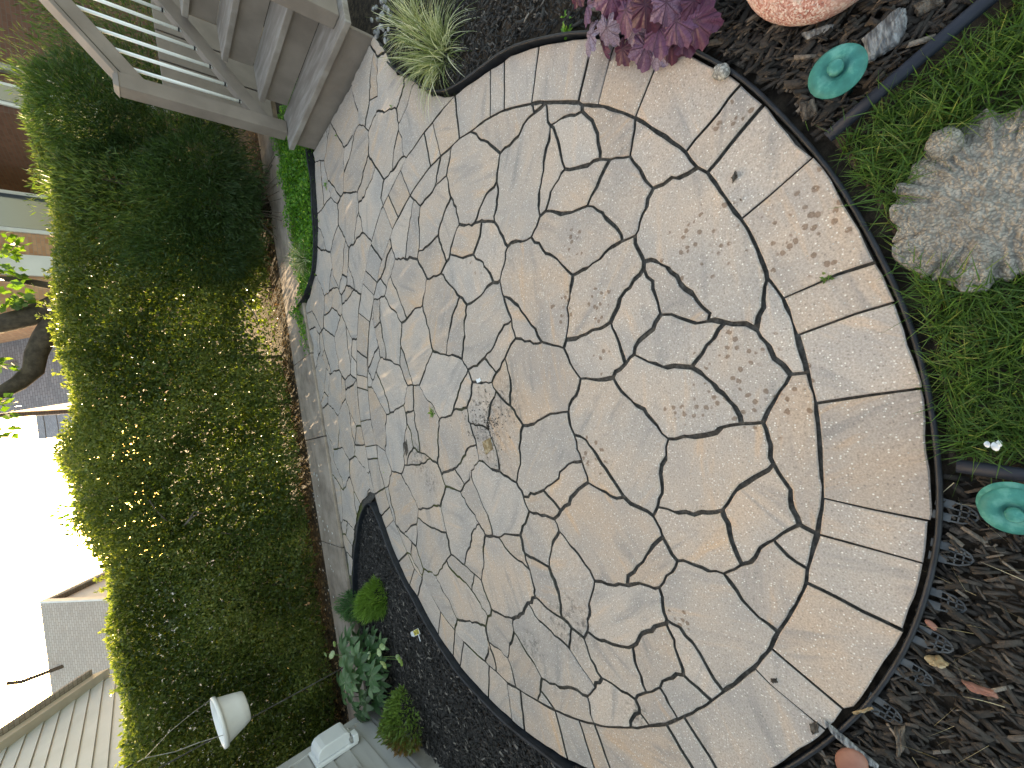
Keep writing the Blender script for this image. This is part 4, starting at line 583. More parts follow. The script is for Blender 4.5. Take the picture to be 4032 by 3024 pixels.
# ================================================================== stepping stone in the lawn
M_STEPX = mat_noise('cast_stone', [(0, (0.10, 0.092, 0.08)), (0.5, (0.22, 0.205, 0.18)), (1, (0.34, 0.315, 0.275))], 45, 0.92, 0.8, 130, 0.006)
def mat_step():
    mt, tr, n, b = newmat('cast_stone'); t = NT(tr); p = t.pos()
    nz = t.node('ShaderNodeTexNoise'); t.link(p, nz.inputs['Vector']); nz.inputs['Scale'].default_value = 60
    w = t.vmath('ADD', p, t.vmath('MULTIPLY', nz.outputs['Color'], (0.012, 0.012, 0.012)))
    cell = t.voro(w, 165, 'Distance'); f = t.noise(p, 28, 5, 0.65)
    c = t.ramp(t.step(f, 0.3, 0.7), [(0, (0.22, 0.20, 0.175)), (0.5, (0.31, 0.287, 0.25)), (1, (0.41, 0.375, 0.325))])
    c = t.mix(t.math('MULTIPLY', t.step(cell, 0.38, 0.68), 0.55), c, (0.085, 0.077, 0.068))
    t.link(c, b.inputs['Base Color']); b.inputs['Roughness'].default_value = 0.93; t.bump(t.math('SUBTRACT', 1.0, cell), 0.9, 0.006, b); return mt
M_STEP = mat_step()
ns, nr = 220, 54; vs = []; fs = []
wa, wb2, wc = Waves(60, 24, 3), Waves(160, 24, 4), Waves(330, 24, 5)
rays = [random.uniform(-1, 1) for _ in range(110)]
for i in range(nr+1):
    rr = i/nr
    for k in range(ns):
        a = 2*math.pi*k/ns; u_ = a/(2*math.pi)*110+1.2*math.sin(a*9+rr*3); ra_ = rays[int(u_) % 110]; rb2 = rays[(int(u_)+1) % 110]; fx = u_ % 1.0; ray_ = ra_*(1-fx)+rb2*fx
        wob = 1+0.045*math.sin(3*a+1)+0.03*math.sin(7*a)+0.055*ray_
        rad = STR*rr*wob; x, y = rad*math.cos(a), rad*math.sin(a)*0.92; n1, n2, n3 = float(wa(x, y, .1)), float(wb2(x, y, .2)), float(wc(x, y, .3))
        tt = max(0.0, (rr-0.45)/0.55)
        h = 0.026-0.010*tt*tt+0.0025*n1+0.0030*n2*(1-0.6*tt)+0.002*n3+0.0095*ray_*min(1, tt*1.6)
        if i == nr: h = -0.01
        vs.append((stone_c.x+x, stone_c.y+y, h-0.012))
for i in range(nr):
    for k in range(ns): fs.append((i*ns+k, i*ns+(k+1) % ns, (i+1)*ns+(k+1) % ns, (i+1)*ns+k))
st = build('stepping_stone', vs, fs, M_STEP, smooth=True); tag(st, 'round grey-brown stepping stone with a fluted rim, sunk in the lawn', 'stepping stone')
# ================================================================== rocks
def rock(name, c, size, mat, label, cat, seed=0, rough=0.25, yaw=0, sub=4, group=None, flat=1.0):
    bm = bmesh.new(); bmesh.ops.create_icosphere(bm, subdivisions=sub, radius=1.0)
    rs = random.Random(seed); ks = [(Vector((rs.gauss(0, 1), rs.gauss(0, 1), rs.gauss(0, 1)))*s, rs.uniform(0, 6)) for s in (1.1, 1.7, 2.6, 4.2, 7.5)]
    M_ = Matrix.Rotation(yaw, 3, 'Z')
    for v in bm.verts:
        d = v.co.normalized(); k = 1+sum(rough*0.5**i*math.sin(w.dot(d)*1.6+ph) for i, (w, ph) in enumerate(ks))
        q = Vector((d.x*size[0], d.y*size[1], d.z*size[2]))*k; v.co = M_ @ q
    me = bpy.data.meshes.new(name); bm.to_mesh(me); bm.free()
    o = link(name, me, mat, None, c, True); return tag(o, label, cat, group)
def mat_granite():
    mt, tr, n, b = newmat('pink_granite'); t = NT(tr); p = t.pos()
    v = t.node('ShaderNodeTexVoronoi'); t.link(p, v.inputs['Vector']); v.inputs['Scale'].default_value = 230
    s = t.node('ShaderNodeSeparateColor'); t.link(v.outputs['Color'], s.inputs[0])
    c = t.ramp(s.outputs[0], [(0, (0.26, 0.09, 0.075)), (0.35, (0.42, 0.18, 0.15)), (0.6, (0.50, 0.31, 0.275)), (0.85, (0.66, 0.57, 0.53)), (1, (0.30, 0.24, 0.23))])
    c = t.mix(t.math('MULTIPLY', t.step(t.noise(p, 14, 4), 0.42, 0.68), 0.5), c, (0.52, 0.36, 0.32)); t.link(c, b.inputs['Base Color']); b.inputs['Roughness'].default_value = 0.8
    t.bump(t.noise(p, 110, 4), 0.7, 0.004, b); return mt
bc = Vector((1.0, 0.17, 0.05)); rock('boulder', bc, (0.205, 0.175, 0.11), mat_granite(), 'pink granite boulder lying on the mulch beside the purple plant', 'boulder', 3, 0.035, math.radians(28))
M_GRANGREY = mat_noise('grey_granite', [(0, (0.13, 0.12, 0.115)), (0.5, (0.25, 0.24, 0.22)), (1, (0.5, 0.49, 0.46))], 120, 0.8, 0.6, 60, 0.004)
rock('stone', at(1558, 155, 0.018), (0.026, 0.022, 0.02), M_GRANGREY, 'small grey stone resting on the patio rim by the edging', 'stone', 5, 0.12, 0.4, 3)
rock('stone', at(2040, 308, 0.015), (0.035, 0.03, 0.022), M_STEP, 'pale grey stone at the edge of the round stepping stone', 'stone', 9, 0.10, 0.2, 3)
M_REDST = mat_noise('smooth_red_stone', [(0, (0.23, 0.10, 0.075)), (1, (0.30, 0.145, 0.11))], 20, 0.55, 0.1, 120, 0.001)
rock('stone', at(1840, 1648, 0.012), (0.05, 0.034, 0.024), M_REDST, 'smooth flat brick-red stone on the mulch by the edging', 'stone', 12, 0.03, math.radians(-35), 4)
rock('stone', at(2012, 1350, 0.0), (0.016, 0.008, 0.007), M_REDST, 'tiny rust-red pebble on an edging tab', 'pebble', 14, .05, .8, 2)
# ================================================================== hoses
def hose(p0, p1, ext, label):
    d = (p1-p0).normalized(); pts = [p0+d*0.0]+[p0+d*(ext*k/8)+Vector((0, 0, 0.004*math.sin(k*1.3))) for k in range(1, 9)]
    r_ = thing('drip_hose', p0, label, 'hose'); MB().tube(pts, 0.0155, 16, True).build('tube', M_HOSE, r_, smooth=True)
M_HOSE = mat_noise('blue_black_rubber', [(0, (0.010, 0.014, 0.026)), (1, (0.020, 0.027, 0.044))], 12, 0.55, 0.1, 200, 0.001, spec=0.3)
hose(HS0, HS1, 1.2, 'thick black hose between the lawn and the mulch by the boulder')
hose(HT0, HT1, 1.0, 'black hose at the lawn edge by the two-tier green lamp')
# ================================================================== garden lamps
M_TEAL = mat_noise('verdigris_paint', [(0, (0.016, 0.135, 0.122)), (0.6, (0.026, 0.19, 0.17)), (1, (0.085, 0.30, 0.265))], 30, 0.6, 0.25, 120, 0.001)
def lamp(c, rad, tiers, label, tilt):
    gx = thing('garden_lamp', (c.x, c.y, -0.03), label, 'lamp'); mt = tilt
    MB().tube([(c.x, c.y, -0.06), (c.x, c.y, c.z-0.006)], 0.011, 12).build('stake', M_TEAL, gx, smooth=True)
    z = 0
    for k in range(tiers):
        r = rad*(1.0+0.06*k); zz = -0.03*k
        prof = [(0.0, zz+0.006), (r*0.30, zz-0.003), (r*0.46, zz+0.008), (r*0.8, zz+0.0045), (r*0.985, zz-0.002), (r, zz-0.005), (r*0.985, zz-0.0075), (r*0.8, zz-0.003), (0.01, zz-0.003)]
        MB().lathe(prof, c, 48, tilt=mt).build('shade', M_TEAL, gx, smooth=True)
    prof = [(0.0, 0.026), (rad*0.22, 0.026), (rad*0.27, 0.023), (rad*0.28, 0.016), (rad*0.25, 0.012), (rad*0.25, 0.001), (0, 0.0)]
    MB().lathe(prof, c, 32, tilt=mt).build('knob', M_TEAL, gx, smooth=True)
lamp(at(1807, 153, 0.10), 0.058, 1, 'round green garden lamp standing in the mulch by the boulder', Matrix.Rotation(math.radians(3), 3, 'X'))
lamp(at(2190, 1106, 0.10), 0.050, 2, 'two-tier round green garden lamp beside the lawn corner', Matrix.Rotation(math.radians(-4), 3, 'Y'))
# ================================================================== mulch
def mat_chip(name, c0, c1, c2):
    mt, tr, n, b = newmat(name); t = NT(tr); p = t.pos()
    c = t.ramp(t.attr('rnd'), [(0.0, c0), (0.6, c1), (1.0, c2)])
    c = t.mix(1.0, c, t.ramp(t.step(t.noise(t.scalev(p, (1, 1, 1)), 160, 4, 0.7), 0.25, 0.75), [(0, (0.5, 0.5, 0.5)), (1, (1.45, 1.42, 1.4))]), 'MULTIPLY')
    t.link(c, b.inputs['Base Color']); b.inputs['Roughness'].default_value = 0.8; t.bump(t.noise(p, 220, 3), 0.7, 0.003, b); return mt
M_CHIP = mat_chip('brown_bark', (0.014, 0.011, 0.009), (0.052, 0.041, 0.034), (0.21, 0.175, 0.145))
M_CHIPB = mat_chip('black_mulch_chips', (0.009, 0.0085, 0.009), (0.040, 0.037, 0.037), (0.22, 0.20, 0.18))
def ring_clear(x, y, r): return np.hypot(x-CX, y-CY) > r
def mulch(name, poly, n, lmin, lmax, mat, label, zmax, grain=0.0, clear=RO+0.035, extra=None):
    x, y = sample_poly(poly, n); k = ring_clear(x, y, clear)
    if extra is not None: k &= extra(x, y)
    x, y = x[k], y[k]; n = len(x)
    z = -0.03+zmax*rng.random(n)**0.8
    L = rng.uniform(lmin, lmax, n)*np.where(rng.random(n) < 0.10, 1.7, 1.0)
    yaw = rng.uniform(0, np.pi, n)*(1-grain)+grain*(1.1+0.4*np.sin(x*2+y)+rng.normal(0, 0.25, n))
    V, F = chips(np.stack([x, y, z], 1), yaw, L, L*rng.uniform(0.10, 0.36, n), rng.uniform(0.003, 0.009, n)*(lmax/0.05)**0.5, rng.normal(0, 0.22, n))
    r = np.clip(rng.beta(1.3, 3.2, n), 0, 1)+np.where(rng.random(n) < 0.035, 0.6, 0); o = bulk(name, V, F, mat, None, {'rnd': np.repeat(np.clip(r, 0, 1), 8)})
    return tag(o, label, 'mulch', None, 'stuff')
def side_of(x, y, a, b): return (b.x-a.x)*(y-a.y)-(b.y-a.y)*(x-a.x)
st_base = W(2.66, 2.30, 0)
RB = [(HSE.x+0.02, HSE.y), (HS0.x+0.02, HS0.y+0.02), (0.62, 0.30)]+[ringpt(x, RO+0.03) for x in np.linspace(0.62, 1.30, 10)]+[(1.44, 1.05), (1.53, 1.30), (1.57, 1.5), (1.60, 1.70), (1.66, 1.80), (1.76, 1.92), (1.88, 2.04), (2.0, 2.17), (2.14, 2.29), (2.42, 2.42), (3.2, 2.2), (3.2, -1.0)]
near = [p for p in RB[:14]]
mulch('mulch', [(HSE.x+0.02, HSE.y), (HS0.x+0.02, HS0.y+0.02), (0.62, 0.30)]+[ringpt(x, RO+0.03) for x in np.linspace(0.62, 1.25, 10)]+[(1.5, 0.85), (1.75, -0.3), (1.0, -0.95)], 9500, 0.018, 0.058, M_CHIP, 'coarse brown bark mulch around the boulder and the green lamp', 0.034, 0.35)
mulch('mulch', [(1.22, 0.79), (1.44, 1.05), (1.53, 1.30), (1.57, 1.5), (1.60, 1.70), (1.66, 1.80), (1.76, 1.92), (1.88, 2.04), (2.0, 2.17), (2.14, 2.29), (2.42, 2.42), (3.0, 2.2), (2.6, 0.6), (1.75, -0.3), (1.5, 0.85)], 13000, 0.012, 0.036, M_CHIPB, 'dark fine mulch behind the tufted grass and purple plant', 0.030, 0.2)
mulch('mulch', [ringpt(x, RO+0.03) for x in np.linspace(-0.37, -1.7, 24)]+[(-2.0, 0.6), (-1.9, -0.6), (HTE.x-0.02, HTE.y), (HT0.x-0.03, HT0.y)], 10500, 0.012, 0.052, M_CHIP, 'coarse brown bark mulch beside the two-tier green lamp', 0.030, 0.4)
BED = [(p[0]-0.0, p[1]) for p in lp]
hcorner = W(HP+0.04, HQ, 0); hlow = W(HP+0.04, 0.6, 0); cur = W(-2.3, 4.58, 0); cur2 = W(-2.9, 4.58, 0)
bed_poly = [(p[0], p[1]) for p in lp]+[(W(-2.25, 4.57, 0).x, W(-2.25, 4.57, 0).y), (cur2.x, cur2.y), (hcorner.x, hcorner.y), (hlow.x, hlow.y), (-2.1, 0.9)]
mulch('mulch', bed_poly, 24000, 0.014, 0.046, M_CHIPB, 'fine black mulch filling the pointed bed beside the grey house', 0.026, 0.3, clear=RO+0.02)
# straw and twigs dropped on the near mulch
x, y = sample_poly([(HT0.x-0.02, HT0.y+0.03), (HTE.x, HTE.y), (-1.3, -0.2), (-1.3, 0.3), (-0.8, 0.12), (-0.5, 0.06)], 130)
V, F, m_ = ribbons(np.stack([x, y, rng.uniform(0.0, 0.012, len(x))], 1), np.stack([rng.normal(0, 1, len(x)), rng.normal(0, 1, len(x)), rng.normal(0, 0.12, len(x))], 1), rng.uniform(0.03, 0.10, len(x)), 0.0022, rng.normal(0, 0.2, len(x)), 4)
tag(bulk('straw', V, F, M_STRAW, None, {'rnd': np.repeat(rng.random(len(x)), m_)}), 'dry pale grass stalks scattered over the mulch by the lamp', 'straw', None, 'stuff')
# single large pieces of bark and wood
M_BARK = mat_noise('silver_bark', [(0, (0.06, 0.06, 0.065)), (0.5, (0.17, 0.175, 0.185)), (1, (0.36, 0.37, 0.38))], 30, 0.85, 0.9, 90, 0.006, stretch=(1, 4, 1))
M_WOODY = mat_noise('split_wood', [(0, (0.16, 0.11, 0.06)), (0.5, (0.28, 0.20, 0.11)), (1, (0.42, 0.34, 0.23))], 40, 0.8, 0.6, 120, 0.004)
M_DKBARK = mat_noise('dark_bark', [(0, (0.03, 0.024, 0.02)), (0.5, (0.075, 0.062, 0.052)), (1, (0.16, 0.14, 0.12))], 40, 0.85, 0.9, 120, 0.005, stretch=(1, 3, 1))
def slab_piece(name, corners, z, h, mat, label, cat, group=None):
    pts = []
    n = len(corners)
    for i in range(n):
        a = corners[i]; b = corners[(i+1) % n]
        for s in range(6):
            t = s/6; pts.append((a[0]+(b[0]-a[0])*t+random.uniform(-.002, .002), a[1]+(b[1]-a[1])*t+random.uniform(-.002, .002)))
    m = len(pts); cx_ = sum(p[0] for p in pts)/m; cy_ = sum(p[1] for p in pts)/m
    vs = [(p[0], p[1], z) for p in pts]+[(p[0], p[1], z+h*0.7) for p in pts]+[(cx_+(p[0]-cx_)*0.86, cy_+(p[1]-cy_)*0.86, z+h+random.uniform(-.002, .002)) for p in pts]+[(cx_+(p[0]-cx_)*0.4, cy_+(p[1]-cy_)*0.4, z+h*1.12+random.uniform(-.002, .002)) for p in pts]
    fs = [tuple(range(3*m, 4*m))]
    for l in range(3): fs += [(l*m+i, l*m+(i+1) % m, (l+1)*m+(i+1) % m, (l+1)*m+i) for i in range(m)]
    return tag(build(name, vs, fs, mat), label, cat, group)
P_ = lambda x, y: tuple(at(1659+x/4, y/4, 0.0)[:2])
slab_piece('bark_piece', [P_(815, 355), P_(1120, 90), P_(1195, 90), P_(1205, 240), P_(1130, 390), P_(870, 550)], 0.0, 0.018, M_BARK, 'large ridged silver-grey piece of bark by the green lamp', 'bark')
slab_piece('bark_piece', [P_(285, 300), P_(520, 215), P_(580, 215), P_(560, 260), P_(340, 350)], -0.004, 0.012, M_BARK, 'long pale bark chip below the pink boulder', 'bark')
slab_piece('bark_piece', [P_(1250, 60), P_(1480, -30), P_(1530, 40), P_(1300, 150)], -0.004, 0.016, M_DKBARK, 'dark bark piece next to the hose by the silver bark', 'bark')
slab_piece('bark_piece', [P_(270, 900), P_(400, 850), P_(440, 980), P_(300, 1060)], -0.006, 0.014, M_DKBARK, 'dark split bark piece near the patio rim below the green lamp', 'bark')
S_ = lambda x, y: tuple(at(1659+x/4, 1244.25+y/4, 0.0)[:2])
slab_piece('bark_piece', [S_(1350, 690), S_(1480, 690), S_(1560, 760), S_(1530, 790), S_(1400, 760)], -0.002, 0.010, M_WOODY, 'oval yellow-brown wood chip lying beside the edging tabs', 'wood chip')
slab_piece('bark_piece', [S_(1660, 890), S_(1960, 990), S_(2000, 1050), S_(1760, 990)], -0.002, 0.010, M_REDST, 'long reddish bark chip on the brown mulch', 'wood chip')
slab_piece('bark_piece', [S_(470, 1215), S_(560, 1290), S_(960, 1620), S_(950, 1659), S_(820, 1580), S_(540, 1330)], 0.004, 0.006, M_BARK, 'long grey wood splinter lying across the edging by the red stone', 'wood chip')
slab_piece('bark_piece', [S_(735, 1155), S_(900, 1110), S_(915, 1125), S_(760, 1175)], 0.010, 0.004, M_STRAW if False else M_WOODY, 'small pale twig caught on the edging', 'twig')
slab_piece('bark_piece', [S_(1090, 1310), S_(1180, 1290), S_(1190, 1480), S_(1120, 1560)], -0.004, 0.014, M_DKBARK, 'blocky grey bark chip near the red stone', 'wood chip')
Q_ = lambda x, y, z=0.0: tuple(at(x, y, z)[:2])
# bits lying on the paving
slab_piece('debris', [Q_(1580, 385), Q_(1590, 370), Q_(1594, 382), Q_(1584, 395)], 0.001, 0.006, M_DKBARK, 'dark beetle-like bark crumb on a wide border stone', 'debris')
slab_piece('debris', [Q_(873, 960), Q_(879, 950), Q_(882, 975), Q_(878, 985)], 0.001, 0.006, M_DKBARK, 'dark twig lying in a joint on the far half of the patio', 'debris')
slab_piece('debris', [Q_(1043, 955), Q_(1060, 945), Q_(1065, 970), Q_(1050, 982)], 0.001, 0.005, M_WOODY, 'crumpled brown leaf bit at the dirty spot on the patio', 'debris')
slab_piece('debris', [Q_(1665, 1465), Q_(1678, 1464), Q_(1680, 1472), Q_(1668, 1474)], 0.001, 0.004, M_DKBARK, 'small grey bark bit on the lower border stones', 'debris')
slab_piece('debris', [Q_(1749, 1562), Q_(1768, 1558), Q_(1768, 1580), Q_(1755, 1586)], 0.001, 0.005, M_DKBARK, 'brown seed husk on the border joint near the red stone', 'debris')
slab_piece('debris', [Q_(1029, 820), Q_(1037, 816), Q_(1040, 823), Q_(1032, 828)], 0.001, 0.004, M_WHITEPL, 'small white pebble in a patio joint', 'pebble')
slab_piece('debris', [Q_(1598, 590 - 160), Q_(1601, 430), Q_(1603, 433), Q_(1600, 434)], 0.001, 0.003, M_DKBARK, 'tiny dark seed on the border', 'debris')
# litter of the dirty patch: crumbs nobody could count
n = 170; ang = rng.uniform(0, 6.28, n); rr = np.abs(rng.normal(0, 0.12, n)); c = at(1055, 920)
V, F = chips(np.stack([c.x+rr*np.cos(ang), c.y+rr*np.sin(ang)*1.1, np.full(n, 0.003)], 1), rng.uniform(0, 3, n), rng.uniform(0.004, 0.014, n), rng.uniform(0.002, 0.005, n), np.full(n, 0.003), np.zeros(n))
tag(bulk('crumbs', V, F, M_CHIP, None, {'rnd': np.repeat(rng.beta(1, 2, n), 8)}), 'scatter of dark crumbs round a dirty spot on the patio', 'debris', None, 'stuff')
# edging tabs: flat ladders of plastic pegged into the mulch
def tab(vx, vy, ang, k):
    c = at(vx, vy, -0.004); d = Vector((c.x-CX, c.y-CY, 0)).normalized(); s = Vector((-d.y, d.x, 0)); ca, sa = math.cos(ang), math.sin(ang); d, s = d*ca+s*sa, s*ca-d*sa
    P = lambda a, b: c+d*a+s*b
    mb = MB(); th = 0.003
    def bar(a0, b0, a1, b1, w):
        u = (P(a1, b1)-P(a0, b0)); n_ = Vector((-u.y, u.x, 0)).normalized()*w/2; A, B = P(a0, b0), P(a1, b1); up = Vector((0, 0, th))
        mb.hexa([A-n_, B-n_, B+n_, A+n_, A-n_+up, B-n_+up, B+n_+up, A+n_+up])
    bar(-0.032, 0.017, 0.0, 0.017, 0.020)
    bar(-0.032, -0.017, 0.0, -0.017, 0.020)
    pts = [(0.0, 0.024), (0.02, 0.022), (0.036, 0.012), (0.042, 0.0), (0.036, -0.012), (0.02, -0.022), (0.0, -0.024)]
    for a, b in zip(pts, pts[1:]): bar(*a, *b, 0.0035)
    bar(0.0, 0.008, 0.038, 0.006, 0.003); bar(0.0, -0.008, 0.038, -0.006, 0.003); bar(0.012, 0.022, 0.012, -0.022, 0.003); bar(0.026, 0.018, 0.026, -0.018, 0.003)
    mb.build('tab', M_GREYPL, edg)
for i, (vx, vy, a) in enumerate(((2058, 1105, -0.1), (2048, 1195, 0.0), (2033, 1297, 0.1), (2008, 1380, 0.05), (1968, 1450, 0.1), (1905, 1530, .1))): tab(vx, vy, a, i)
# ================================================================== plants
def put(name, parts, mat, parent): pass
def cat_bulk(lst):
    V = []; F = []; off = 0
    for v, f in lst: V.append(v); F.append(f+off); off += len(v)
    return np.concatenate(V), np.concatenate(F)
# tufted variegated sedge
M_SEDGE = mat_leaf('variegated_blade', (0.085, 0.125, 0.035), (0.25, 0.29, 0.14), 0.25, 0.45, (1, 1, .7), (0.62, 0.62, 0.46))
def tuft(name, c, n, lmin, lmax, spread, mat, label, cat, bend=(0.8, 2.6), width=(0.004, 0.009), rsc=1.0):
    root = thing(name, c, label, cat)
    az = rng.uniform(0, 2*np.pi, n); tl = rng.uniform(0.05, 1.0, n); r0 = spread*np.sqrt(rng.random(n))
    base = np.stack([c[0]+r0*np.cos(az), c[1]+r0*np.sin(az), np.full(n, c[2]-0.01)], 1)
    az2 = az+rng.normal(0, 0.5, n); d = np.stack([np.cos(az2)*np.sin(tl), np.sin(az2)*np.sin(tl), np.cos(tl)], 1)
    V, F, m_ = ribbons(base, d, rng.uniform(lmin, lmax, n), rng.uniform(*width, n), rng.uniform(*bend, n), 7)
    r = np.clip(rng.beta(0.8, 0.9, n)*rsc, 0, 1)
    bulk('blades', V, F, mat, root, {'rnd': np.repeat(r, m_)})
    return root
cg = at(945, 112, 0.0); tuft('sedge_tuft', (cg.x, cg.y, -0.02), 520, 0.17, 0.36, 0.09, M_SEDGE, 'pale green and cream tufted grass in the bed by the steps', 'grass plant')
cg = at(888, 55, 0.0); tuft('sedge_tuft', (cg.x, cg.y, -0.02), 240, 0.14, 0.28, 0.07, M_SEDGE, 'smaller tan and green tufted grass beside the pebbles near the steps', 'grass plant', rsc=1.2)
cg = at(664, 560, 0.0); tuft('sedge_tuft', (cg.x, cg.y, 0.03), 300, 0.12, 0.28, 0.06, M_SEDGE, 'small grey-green grass tuft among the creeping plants', 'grass plant')
# lobed leaves (heuchera)
def mat_lobed():
    mt, tr, n, b = newmat('purple_leaf'); t = NT(tr)
    lc = t.node('ShaderNodeAttribute'); lc.attribute_name = 'lc'; sx = t.node('ShaderNodeSeparateXYZ'); t.link(lc.outputs['Vector'], sx.inputs[0])
    ang = t.math('ARCTAN2', sx.outputs[1], sx.outputs[0]); rad = t.math('SQRT', t.math('ADD', t.math('POWER', sx.outputs[0], 2.0), t.math('POWER', sx.outputs[1], 2.0)))
    vein = t.math('ABSOLUTE', t.math('SINE', t.math('MULTIPLY', ang, 3.5)))
    wobv = t.noise(lc.outputs['Vector'], 7, 3)
    v1 = t.step(t.math('MULTIPLY', vein, rad), 0.10, 0.02)
    v2 = t.step(t.voro(lc.outputs['Vector'], 6.5, 'Distance', 'DISTANCE_TO_EDGE'), 0.05, 0.01)
    vv = t.math('MAXIMUM', v1, t.math('MULTIPLY', v2, 0.8))
    r = t.orand(); c0 = t.ramp(r, [(0, (0.065, 0.012, 0.032)), (0.4, (0.115, 0.034, 0.095)), (0.7, (0.19, 0.11, 0.195)), (1, (0.32, 0.295, 0.39))])
    c0 = t.mix(t.math('MULTIPLY', t.step(wobv, 0.3, 0.7), 0.4), c0, (0.12, 0.035, 0.075))
    c = t.mix(t.math('MULTIPLY', vv, 0.8), c0, (0.035, 0.010, 0.035)); t.link(c, b.inputs['Base Color']); b.inputs['Roughness'].default_value = 0.42
    t.bump(t.math('SUBTRACT', 1.0, vv), 0.6, 0.004, b)
    tl = t.node('ShaderNodeBsdfTranslucent'); tl.inputs[0].default_value = (0.30, 0.02, 0.07, 1); mx = t.node('ShaderNodeMixShader'); mx.inputs[0].default_value = 0.15
    t.link(b.outputs[0], mx.inputs[1]); t.link(tl.outputs[0], mx.inputs[2]); t.link(mx.outputs[0], n['Material Output'].inputs[0]); return mt
M_HEUCH = mat_lobed(); M_PETI = mat_noise('red_stalk', [(0, (0.10, 0.015, 0.02)), (1, (0.18, 0.04, 0.04))], 30, 0.5, 0.0)
def lobed_mesh(nl=6):
    n = 56; vs = [(0, 0, 0)]; lc = [(0, 0, 0)]
    for ring, rf in ((0, 0.5), (1, 1.0)):
        for k in range(n):
            a = 2*math.pi*k/n; b_ = abs(((a/(2*math.pi))*nl) % 1.0-0.5)*2
            r = (0.70+0.30*(1-b_)**0.8+0.045*math.cos(a*nl*4))*(0.78+0.22*math.cos(a) if True else 1)
            if abs(a-math.pi) < 0.28: r *= 0.35+0.65*abs(a-math.pi)/0.28
            rr = r*rf; x, y = rr*math.cos(a)+0.0, rr*math.sin(a)
            z = 0.10*rf*math.cos(a*nl)*0.5-0.16*rf*rf+0.05*math.sin(a*nl*2)*rf
            vs.append((x, y, z)); lc.append((x, y, 0))
    fs = [(0, 1+k, 1+(k+1) % n) for k in range(n)]
    F4 = [(1+k, 1+n+k, 1+n+(k+1) % n, 1+(k+1) % n) for k in range(n)]
    me = bpy.data.meshes.new('leaf'); me.from_pydata(vs, [], fs+F4); a_ = me.attributes.new('lc', 'FLOAT_VECTOR', 'POINT'); a_.data.foreach_set('vector', np.array(lc, np.float32).ravel())
    me.polygons.foreach_set('use_smooth', np.ones(len(me.polygons), bool)); me.materials.append(M_HEUCH); me.update(); return me
LOBE = lobed_mesh()
hc = at(1395, -30, 0.0); hc = Vector((hc.x, hc.y, -0.02))
heu = thing('coral_bells', hc, 'purple coral bells with lobed veined leaves spilling over the patio rim', 'plant')
inward = Vector((CX-hc.x, CY-hc.y, 0)).normalized()
hl = [(1275, 75, .10, .052), (1310, 60, .13, .050), (1352, 22, .17, .055), (1345, 105, .05, .044), (1395, 100, .07, .058), (1425, 60, .11, .055), (1460, 45, .12, .055), (1500, 45, .10, .058), (1480, 80, .06, .045), (1270, 10, .13, .052), (1395, 10, .18, .055), (1440, 5, .17, .05), (1500, 0, .13, .05), (1320, -10, .18, .055), (1365, -40, .2, .055), (1300, -45, .16, .05), (1430, -50, .19, .055), (1490, -50, .15, .05), (1250, -30, .10, .05), (1400, -95, .18, .055), (1330, -95, .17, .05), (1470, -100, .14, .05), (1370, 65, .10, .045), (1420, 115, .045, .04), (1450, 95, .06, .042), (1300, 95, .05, .042)]
for i, (vx, vy, z, s) in enumerate(hl):
    c = at(vx, vy, z); o = bpy.data.objects.new('leaf', LOBE); col.objects.link(o); o.parent = heu
    out = Vector((c.x-hc.x, c.y-hc.y, 0)); out = out.normalized() if out.length > 0.01 else inward
    yaw = math.atan2(out.y, out.x)+random.uniform(-0.35, 0.35); pit = random.uniform(0.3, 1.2)
    o.rotation_euler = Euler((random.uniform(-0.35, 0.35), pit, yaw), 'XYZ'); o.scale = (s*1.38*random.uniform(.9, 1.15),)*3; o.location = c-hc
    st0 = hc+Vector((random.uniform(-.02, .02), random.uniform(-.02, .02), 0)); wloc[o.name] = c
    MB().tube([st0, st0.lerp(c, 0.5)+Vector((0, 0, 0.04)), c+Vector((0, 0, -0.002))], [0.003, 0.0025, 0.002], 5).build('stalk', M_PETI, heu, smooth=True)
# hellebores: dark palmate leaves
def mat_green(name, c0, c1, c2, rough=0.4, trans=0.12):
    mt, tr, n, b = newmat(name); t = NT(tr); p = t.pos(); c = t.ramp(t.orand(), [(0, c0), (0.6, c1), (1, c2)]); f = t.noise(p, 60, 3)
    c = t.mix(1.0, c, t.ramp(f, [(0.3, (0.8, 0.8, 0.8)), (0.7, (1.15, 1.15, 1.15))]), 'MULTIPLY'); t.link(c, b.inputs['Base Color']); b.inputs['Roughness'].default_value = rough
    tl = t.node('ShaderNodeBsdfTranslucent'); t.link(t.mix(1.0, c, (1.6, 1.9, 0.6), 'MULTIPLY'), tl.inputs[0]); mx = t.node('ShaderNodeMixShader'); mx.inputs[0].default_value = trans
    t.link(b.outputs[0], mx.inputs[1]); t.link(tl.outputs[0], mx.inputs[2]); t.link(mx.outputs[0], n['Material Output'].inputs[0]); return mt
M_HELL = mat_green('hellebore_leaf', (0.024, 0.064, 0.024), (0.045, 0.11, 0.040), (0.10, 0.19, 0.085), 0.35)
M_HFLOW = mat_green('hellebore_flower', (0.30, 0.42, 0.20), (0.38, 0.48, 0.26), (0.48, 0.55, 0.38), 0.5, 0.3)
M_STALK = mat_noise('green_stalk', [(0, (0.06, 0.11, 0.03)), (1, (0.10, 0.16, 0.05))], 30, 0.5, 0)
